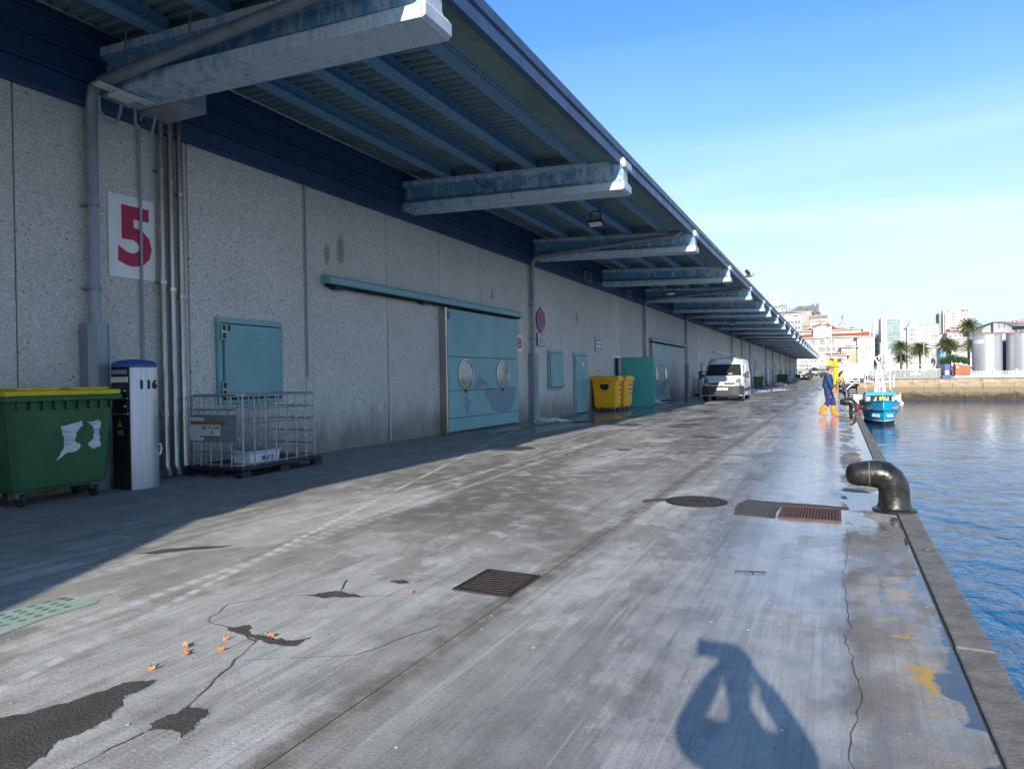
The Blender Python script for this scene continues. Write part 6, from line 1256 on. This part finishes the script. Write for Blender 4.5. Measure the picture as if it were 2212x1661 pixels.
car((7.0, 150, .62), R(15), M['silver'], 'silver car behind the mesh fence beside the boat masts'); car((10.4, 150, .62), R(5), M['cardark'], 'dark car behind the mesh fence'); car((12.3, 151, .62), R(-10), M['carwhite'], 'white car behind the mesh fence near the blue booth')
gs = MB().box(-12, -2, 206.2, 209, .4, .72).build('grass_strip', simple('grass', (.09, .13, .03), (.13, .15, .05), 1, .9)); gs['kind'] = 'stuff'; tag(gs, 'strip of mown grass before the parked cars', 'grass')
rs = thing('road_sign', 'round blue road sign on a yellow and white striped post', 'road sign', (-6.75, 205, 0)); MB().cyl((0, 0, 0), (0, 0, 2.3), .05, n=6).build('post', M['lid_yellow'], rs); MB().cyl((0, -.06, 2.3), (0, -.03, 2.3), .35, n=18).build('disc', M['hull_cab'], rs); MB().box(-.06, .06, -.075, -.062, 2.12, 2.42).build('arrow', M['white'], rs)
for z in (.6, 1.2): MB().cyl((0, 0, z), (0, 0, z+.3), .055, n=6).build('band', M['ink'], rs)
pl = thing('white_board', 'blank white board on a post at the end of the warehouse', 'board', (-9.3, 203, 0)); MB().box(-.5, .5, -.03, .03, 1.9, 2.4).build('panel', M['white'], pl); MB().cyl((0, 0, 0), (0, 0, 1.9), .05, n=6).build('post', M['galv'], pl)
wb = thing('white_terminal', 'big plain white box building behind the gangway', 'building', (0, 0, 0)); MB().box(-.3, 4.95, 154, 164, .03, 3.45).build('wall', M['white'], wb); MB().box(-.4, 5.05, 153.9, 164.1, 3.45, 3.55).build('roof_edge', M['galv'], wb)
for x in (1.4, 2.9): MB().box(x, x+.6, 153.95, 154, .9, 1.0).build('vent', M['galv_dark'], wb)
gw = thing('gangway', 'white truss gangway at the corner of the basin', 'gangway', (0, 0, 0)); y = 111
for a, b_ in (((.95, .12), (2.95, .12)), ((.95, .88), (2.95, .88)), ((.95, .5), (2.95, .5))): MB().box(a[0], b_[0], y, y+.1, a[1]-.05, a[1]+.05).build('chord', M['white'], gw)
for x in (.95, 2.95): MB().box(x-.05, x+.05, y-.01, y+.11, .05, .95).build('end_post', M['white'], gw)
for k in range(4): x0 = 1.0+k*.48; MB().tube([(x0, y+.05, .12 if k % 2 else .88), (x0+.48, y+.05, .88 if k % 2 else .12)], .04, 5).build('diagonal', M['white'], gw)
MB().tube([(2.2, y+.2, .1), (1.25, y+.2, -.75)], .1, 6).build('strut', M['white'], gw); MB().box(.8, 3.0, y+.12, y+1.2, .02, .10).build('walkway', M['galv_dark'], gw)
st = thing('landing_stairs', 'dark slatted landing stairs in the corner of the basin', 'stairs', (0, 0, 0)); MB().box(.75, 2.62, 113.4, 113.5, -2.5, .0).build('back', M['dark'], st)
for k in range(7): MB().box(.75, 2.62, 112.2+.15*k, 112.5+.15*k, -2.2+.32*k, -2.12+.32*k).build('tread', M['galv'], st)
fr_ = thing('quay_railing', 'low dark railing above the rusty quay corner', 'railing', (0, 0, 0)); MB().tube([(3.7, 114, .7), (3.7, 114, 1.5), (5.6, 114, 1.5)], .03, 5).build('rail', M['galv_dark'], fr_)
for x in (4.3, 5.0, 5.6): MB().cyl((x, 114, .7), (x, 114, 1.5), .03, n=5).build('post', M['galv_dark'], fr_)
rc = MB().box(2.66, 5.0, 111.86, 111.9, .2, .69).build('rust_plate', M['rust'], fw)
mn = thing('monument', 'pale stone monument between the palms and the tank', 'monument', (18.9, 172, .6)); MB().prism([(-.45, 0), (.45, 0), (.38, 3.4), (-.38, 3.4)], 'y', -.4, .4).build('shaft', M['bcream'], mn); MB().lathe([(.45, 3.4), (.5, 3.6), (.2, 4.0), (.01, 4.1)], n=8).build('top', M['bcream'], mn)
for i, (x, y, h, lb) in enumerate([(14.0, 140, 6.5, 'pale blue lamp post behind the mesh fence'), (12.2, 124, 2.0, 'short white lamp post on the far quay'), (21.9, 150, 4.0, 'lamp post with bent white head beside the pine')]):
    q = thing('lamp_post', lb, 'lamp post', (x, y, .6)); MB().cyl((0, 0, 0), (0, 0, h), .07, .05, 6).build('pole', M['galv'], q); MB().tube([(0, 0, h), (-.3, 0, h+.15), (-.8, 0, h+.2)], .06, 5).build('lamp_head', M['bw'], q)
bq = bollard((25.0, 112.6, .70), 'dark bollard on the far quay under the tanks'); bq.scale = (1, 1, 1)
bg_ = thing('buoy', 'small pale float drifting near the far quay wall', 'buoy', (7.5, 100, -2.4)); MB().lathe([(.01, .25), (.12, .22), (.22, .05), (.2, -.1), (.01, -.15)], n=10).build('float', M['foam'], bg_, smooth=True)

# ---------------------------------------------------------------- vegetation
M['frond'] = simple('palm_frond', (.06, .09, .025), (.11, .12, .045), 1.5, .6); M['trunk'] = simple('palm_trunk', (.13, .10, .075), (.09, .07, .05), 3, .9, bump=1.0)
M['leaf'] = simple('foliage', (.03, .075, .02), (.05, .10, .03), .8, .7); M['leafdry'] = simple('shrub', (.07, .07, .04), (.10, .08, .05), .8, .8)
def palm_crown(seed, r_=2.15):
    rd = random.Random(seed); t = MB()
    for k in range(80):
        az = k*2.39996+rd.uniform(-.15, .15); el = R(72)-R(118)*(k/79)**.85+rd.uniform(-.1, .1); Ln = r_*rd.uniform(.85, 1.1); d = Vector((math.cos(az), math.sin(az), 0)); sd = Vector((-d.y, d.x, 0)); P_ = []
        for j in range(8):
            s = j/7; droop = 1.25*s*s*Ln*.55; P_.append(d*(Ln*s*math.cos(el))+Vector((0, 0, Ln*s*math.sin(el)-droop*(.45 if el > 0 else .3))))
        for j in range(1, 8):
            a, b = P_[j-1], P_[j]; wd = .42*math.sin(math.pi*min(1, (j+.6)/8))**.6*r_/1.45
            for sg in (-1, 1):
                for hh in (0, .5):
                    m0 = a.lerp(b, hh); m1 = a.lerp(b, hh+.45); tip = m0.lerp(m1, .5)+sd*sg*wd*rd.uniform(.75, 1.1)*.6+(b-a)*.9+Vector((0, 0, -.12-.16*rd.random()))
                    t.add([m0, m1, tip], [(0, 1, 2)])
        t.tube([P_[0], P_[3], P_[7]], [.025, .018, .006], 3)
    return t
crown_me = None
def palm(x, y, zc, label, s=1.0, seed=0):
    global crown_me
    o = thing('palm_tree', label, 'palm tree', (x, y, .6), 0, 'date palms along the far waterfront'); H_ = zc-.6
    MB().tube([(0, 0, 0), (.05, 0, H_*.5), (0, 0, H_)], [.24*s, .19*s, .22*s], 10).build('trunk', M['trunk'], o, smooth=True)
    if crown_me is None: c = palm_crown(3).build('crown', M['frond'], o); crown_me = c.data
    else: c = link('crown', crown_me, o)
    c.location = (0, 0, H_); c.rotation_euler.z = seed*1.3; c.scale = (s, s, s)
    for k in range(14): a = k*.9
    MB().ball((0, 0, H_-.05), .3*s, 8, sc=(1, 1, .8)).build('crown_heart', M['orange'] if seed in (1, 5) else M['trunk'], o, smooth=True)
palm(12.25, 165, 7.3, 'leftmost palm standing before the green glass tower', 1.02, 1); palm(12.6, 168, 5.0, 'lower darker palm merging below the leftmost crown', .9, 2); palm(15.8, 165, 6.9, 'palm in front of the rounded white building', 1.0, 3); palm(16.3, 171, 6.6, 'thin trunked palm just behind the one before the rounded building', .9, 4)
palm(20.6, 165, 7.6, 'palm left of the twin pair above the blue booth', 1.05, 5); palm(21.4, 167, 7.2, 'right palm of the twin pair above the blue booth', 1.0, 6); palm(25.4, 172, 11.6, 'tallest palm rising beside the tanks', 1.2, 7); palm(25.2, 166, 7.3, 'short palm just left of the first tank', .95, 8)
def foliage(t, c, rad, n, size, rd, flat=1.):
    for k in range(n):
        v = Vector((rd.gauss(0, 1), rd.gauss(0, 1), rd.gauss(0, 1))).normalized()*rd.random()**.4; q = Vector((c[0]+v.x*rad[0], c[1]+v.y*rad[1], c[2]+v.z*rad[2]))
        a = Vector((rd.gauss(0, 1), rd.gauss(0, 1), rd.gauss(0, 1)*flat)).normalized()*size*rd.uniform(.6, 1.3); b = a.orthogonal().normalized()*size*rd.uniform(.5, 1)
        t.add([q-a, q+b, q+a, q-b], [(0, 1, 2, 3)])
pn = thing('pine_tree', 'broad dark green umbrella pine between the palms and the tank', 'pine tree', (19.6, 150, .6)); rd = random.Random(9); t = MB()
for cx_, cz, rx in ((-1.3, 3.0, 1.0), (0, 3.7, 1.2), (1.3, 3.2, 1.1), (.5, 3.3, 1.3), (-.5, 3.2, 1.2), (2.0, 3.0, .7)): foliage(t, (cx_, 0, cz), (rx, 1.3, .62), 420, .12, rd)
t.build('crown', M['leaf'], pn); MB().tube([(0, 0, 0), (.1, 0, 1.8), (.5, 0, 3.0)], [.2, .15, .08], 8).tube([(.1, 0, 1.7), (-.8, 0, 2.9)], [.12, .05], 6).tube([(.15, 0, 1.9), (1.4, 0, 3.0)], [.1, .05], 6).build('trunk', M['trunk'], pn, smooth=True)
ra = random.Random(21)
for i, (x, y, w_, h, mt, lb) in enumerate([(10.8, 160, 1.3, 1.3, 'leafdry', 'dark hedge left of the leftmost palm trunk'), (13.3, 160, 1.5, 1.5, 'leaf', 'dark shrubs around the leftmost palm trunk'), (15.3, 160, 1.2, 1.3, 'leafdry', 'brownish shrub below the palm before the rounded building'), (17.3, 160, 1.3, 1.6, 'leaf', 'green shrub left of the monument'), (20.3, 158, 1.9, 2.0, 'leafdry', 'bare brown shrubs under the pine'), (22.9, 158, 1.4, 2.3, 'leafdry', 'brown bushes beside the short palm'), (24.2, 156, .9, 1.6, 'leaf', 'dark bush against the first tank'), (18.3, 127.6, .9, .45, 'leafdry', 'weeds at the foot of the brick hut')]):
    q = thing('shrub', lb, 'shrub', (x, y, .6)); t = MB(); foliage(t, (0, 0, h*.55), (w_, .8, h*.55), 520, .10, ra); t.build('foliage', M[mt], q)
    MB().tube([(0, 0, 0), (.1, 0, h*.6)], [.06, .03], 5).build('stem', M['trunk'], q)
tq = thing('small_tree', 'small round green tree above the parked cars', 'tree', (-6.0, 218, .6)); t = MB(); foliage(t, (0, 0, 2.5), (.95, .9, .55), 380, .12, ra); t.build('crown', M['leaf'], tq); MB().tube([(0, 0, 0), (0, 0, 2.3)], [.1, .06], 6).build('trunk', M['trunk'], tq)
# hillside houses filling the skyline
rd = random.Random(33); hp = B_('distant white skyline blocks right of the statue dome', 0, 0, 'distant_block')
for k in range(6): x = 9+k*1.9; b_ = MB().box(x, x+1.7, 380+k, 390, 0, 22.0+rd.uniform(-.6, 1.4)).build('wall', M['bw'] if k % 2 else M['bcream'], hp.o)
# small litter on the concrete
tw = MB().tube([(-.72, 5.35, .008), (-.62, 5.36, .012), (-.50, 5.40, .008)], .006, 5).tube([(-.6, 5.36, .01), (-.58, 5.31, .006)], .004, 4).build('twig', M['ink']); tag(tw, 'small dark twig on the damp concrete', 'twig')

rd = random.Random(77); t = MB()
for k in range(420):   # loose grit and shell fragments on the paving
    y = 1.6+rd.random()**1.8*16; x = rd.uniform(-.36*y-3, .54); s_ = rd.uniform(.002, .007)*(1+y*.06)
    if x < -9.6: continue
    a = rd.uniform(0, 3.1); c, s2 = math.cos(a)*s_, math.sin(a)*s_; h = s_*rd.uniform(.5, 1.1)
    t.add([(x-c, y-s2, 0), (x+s2, y-c, 0), (x+c, y+s2, 0), (x-s2*.7, y+c*.7, 0), (x, y, h)], [(0, 1, 4), (1, 2, 4), (2, 3, 4), (3, 0, 4)])
o = t.build('grit', M['kerb']); o['kind'] = 'stuff'; tag(o, 'loose grit and shell fragments scattered over the quay paving', 'grit')
t = MB()
for k in range(90):
    y = 1.8+rd.random()**1.6*14; x = rd.uniform(-5.5, .72); s_ = rd.uniform(.003, .009)*(1+y*.05); n_ = 6
    t.add([(x+s_*math.cos(i)*rd.uniform(.6, 1.2), y+s_*math.sin(i)*rd.uniform(.6, 1.2), .0045 if x < .55 else .036) for i in range(n_)], [tuple(range(n_))])
o = t.build('bird_droppings', M['white']); o['kind'] = 'stuff'; tag(o, 'small white bird droppings on the quay paving', 'droppings')
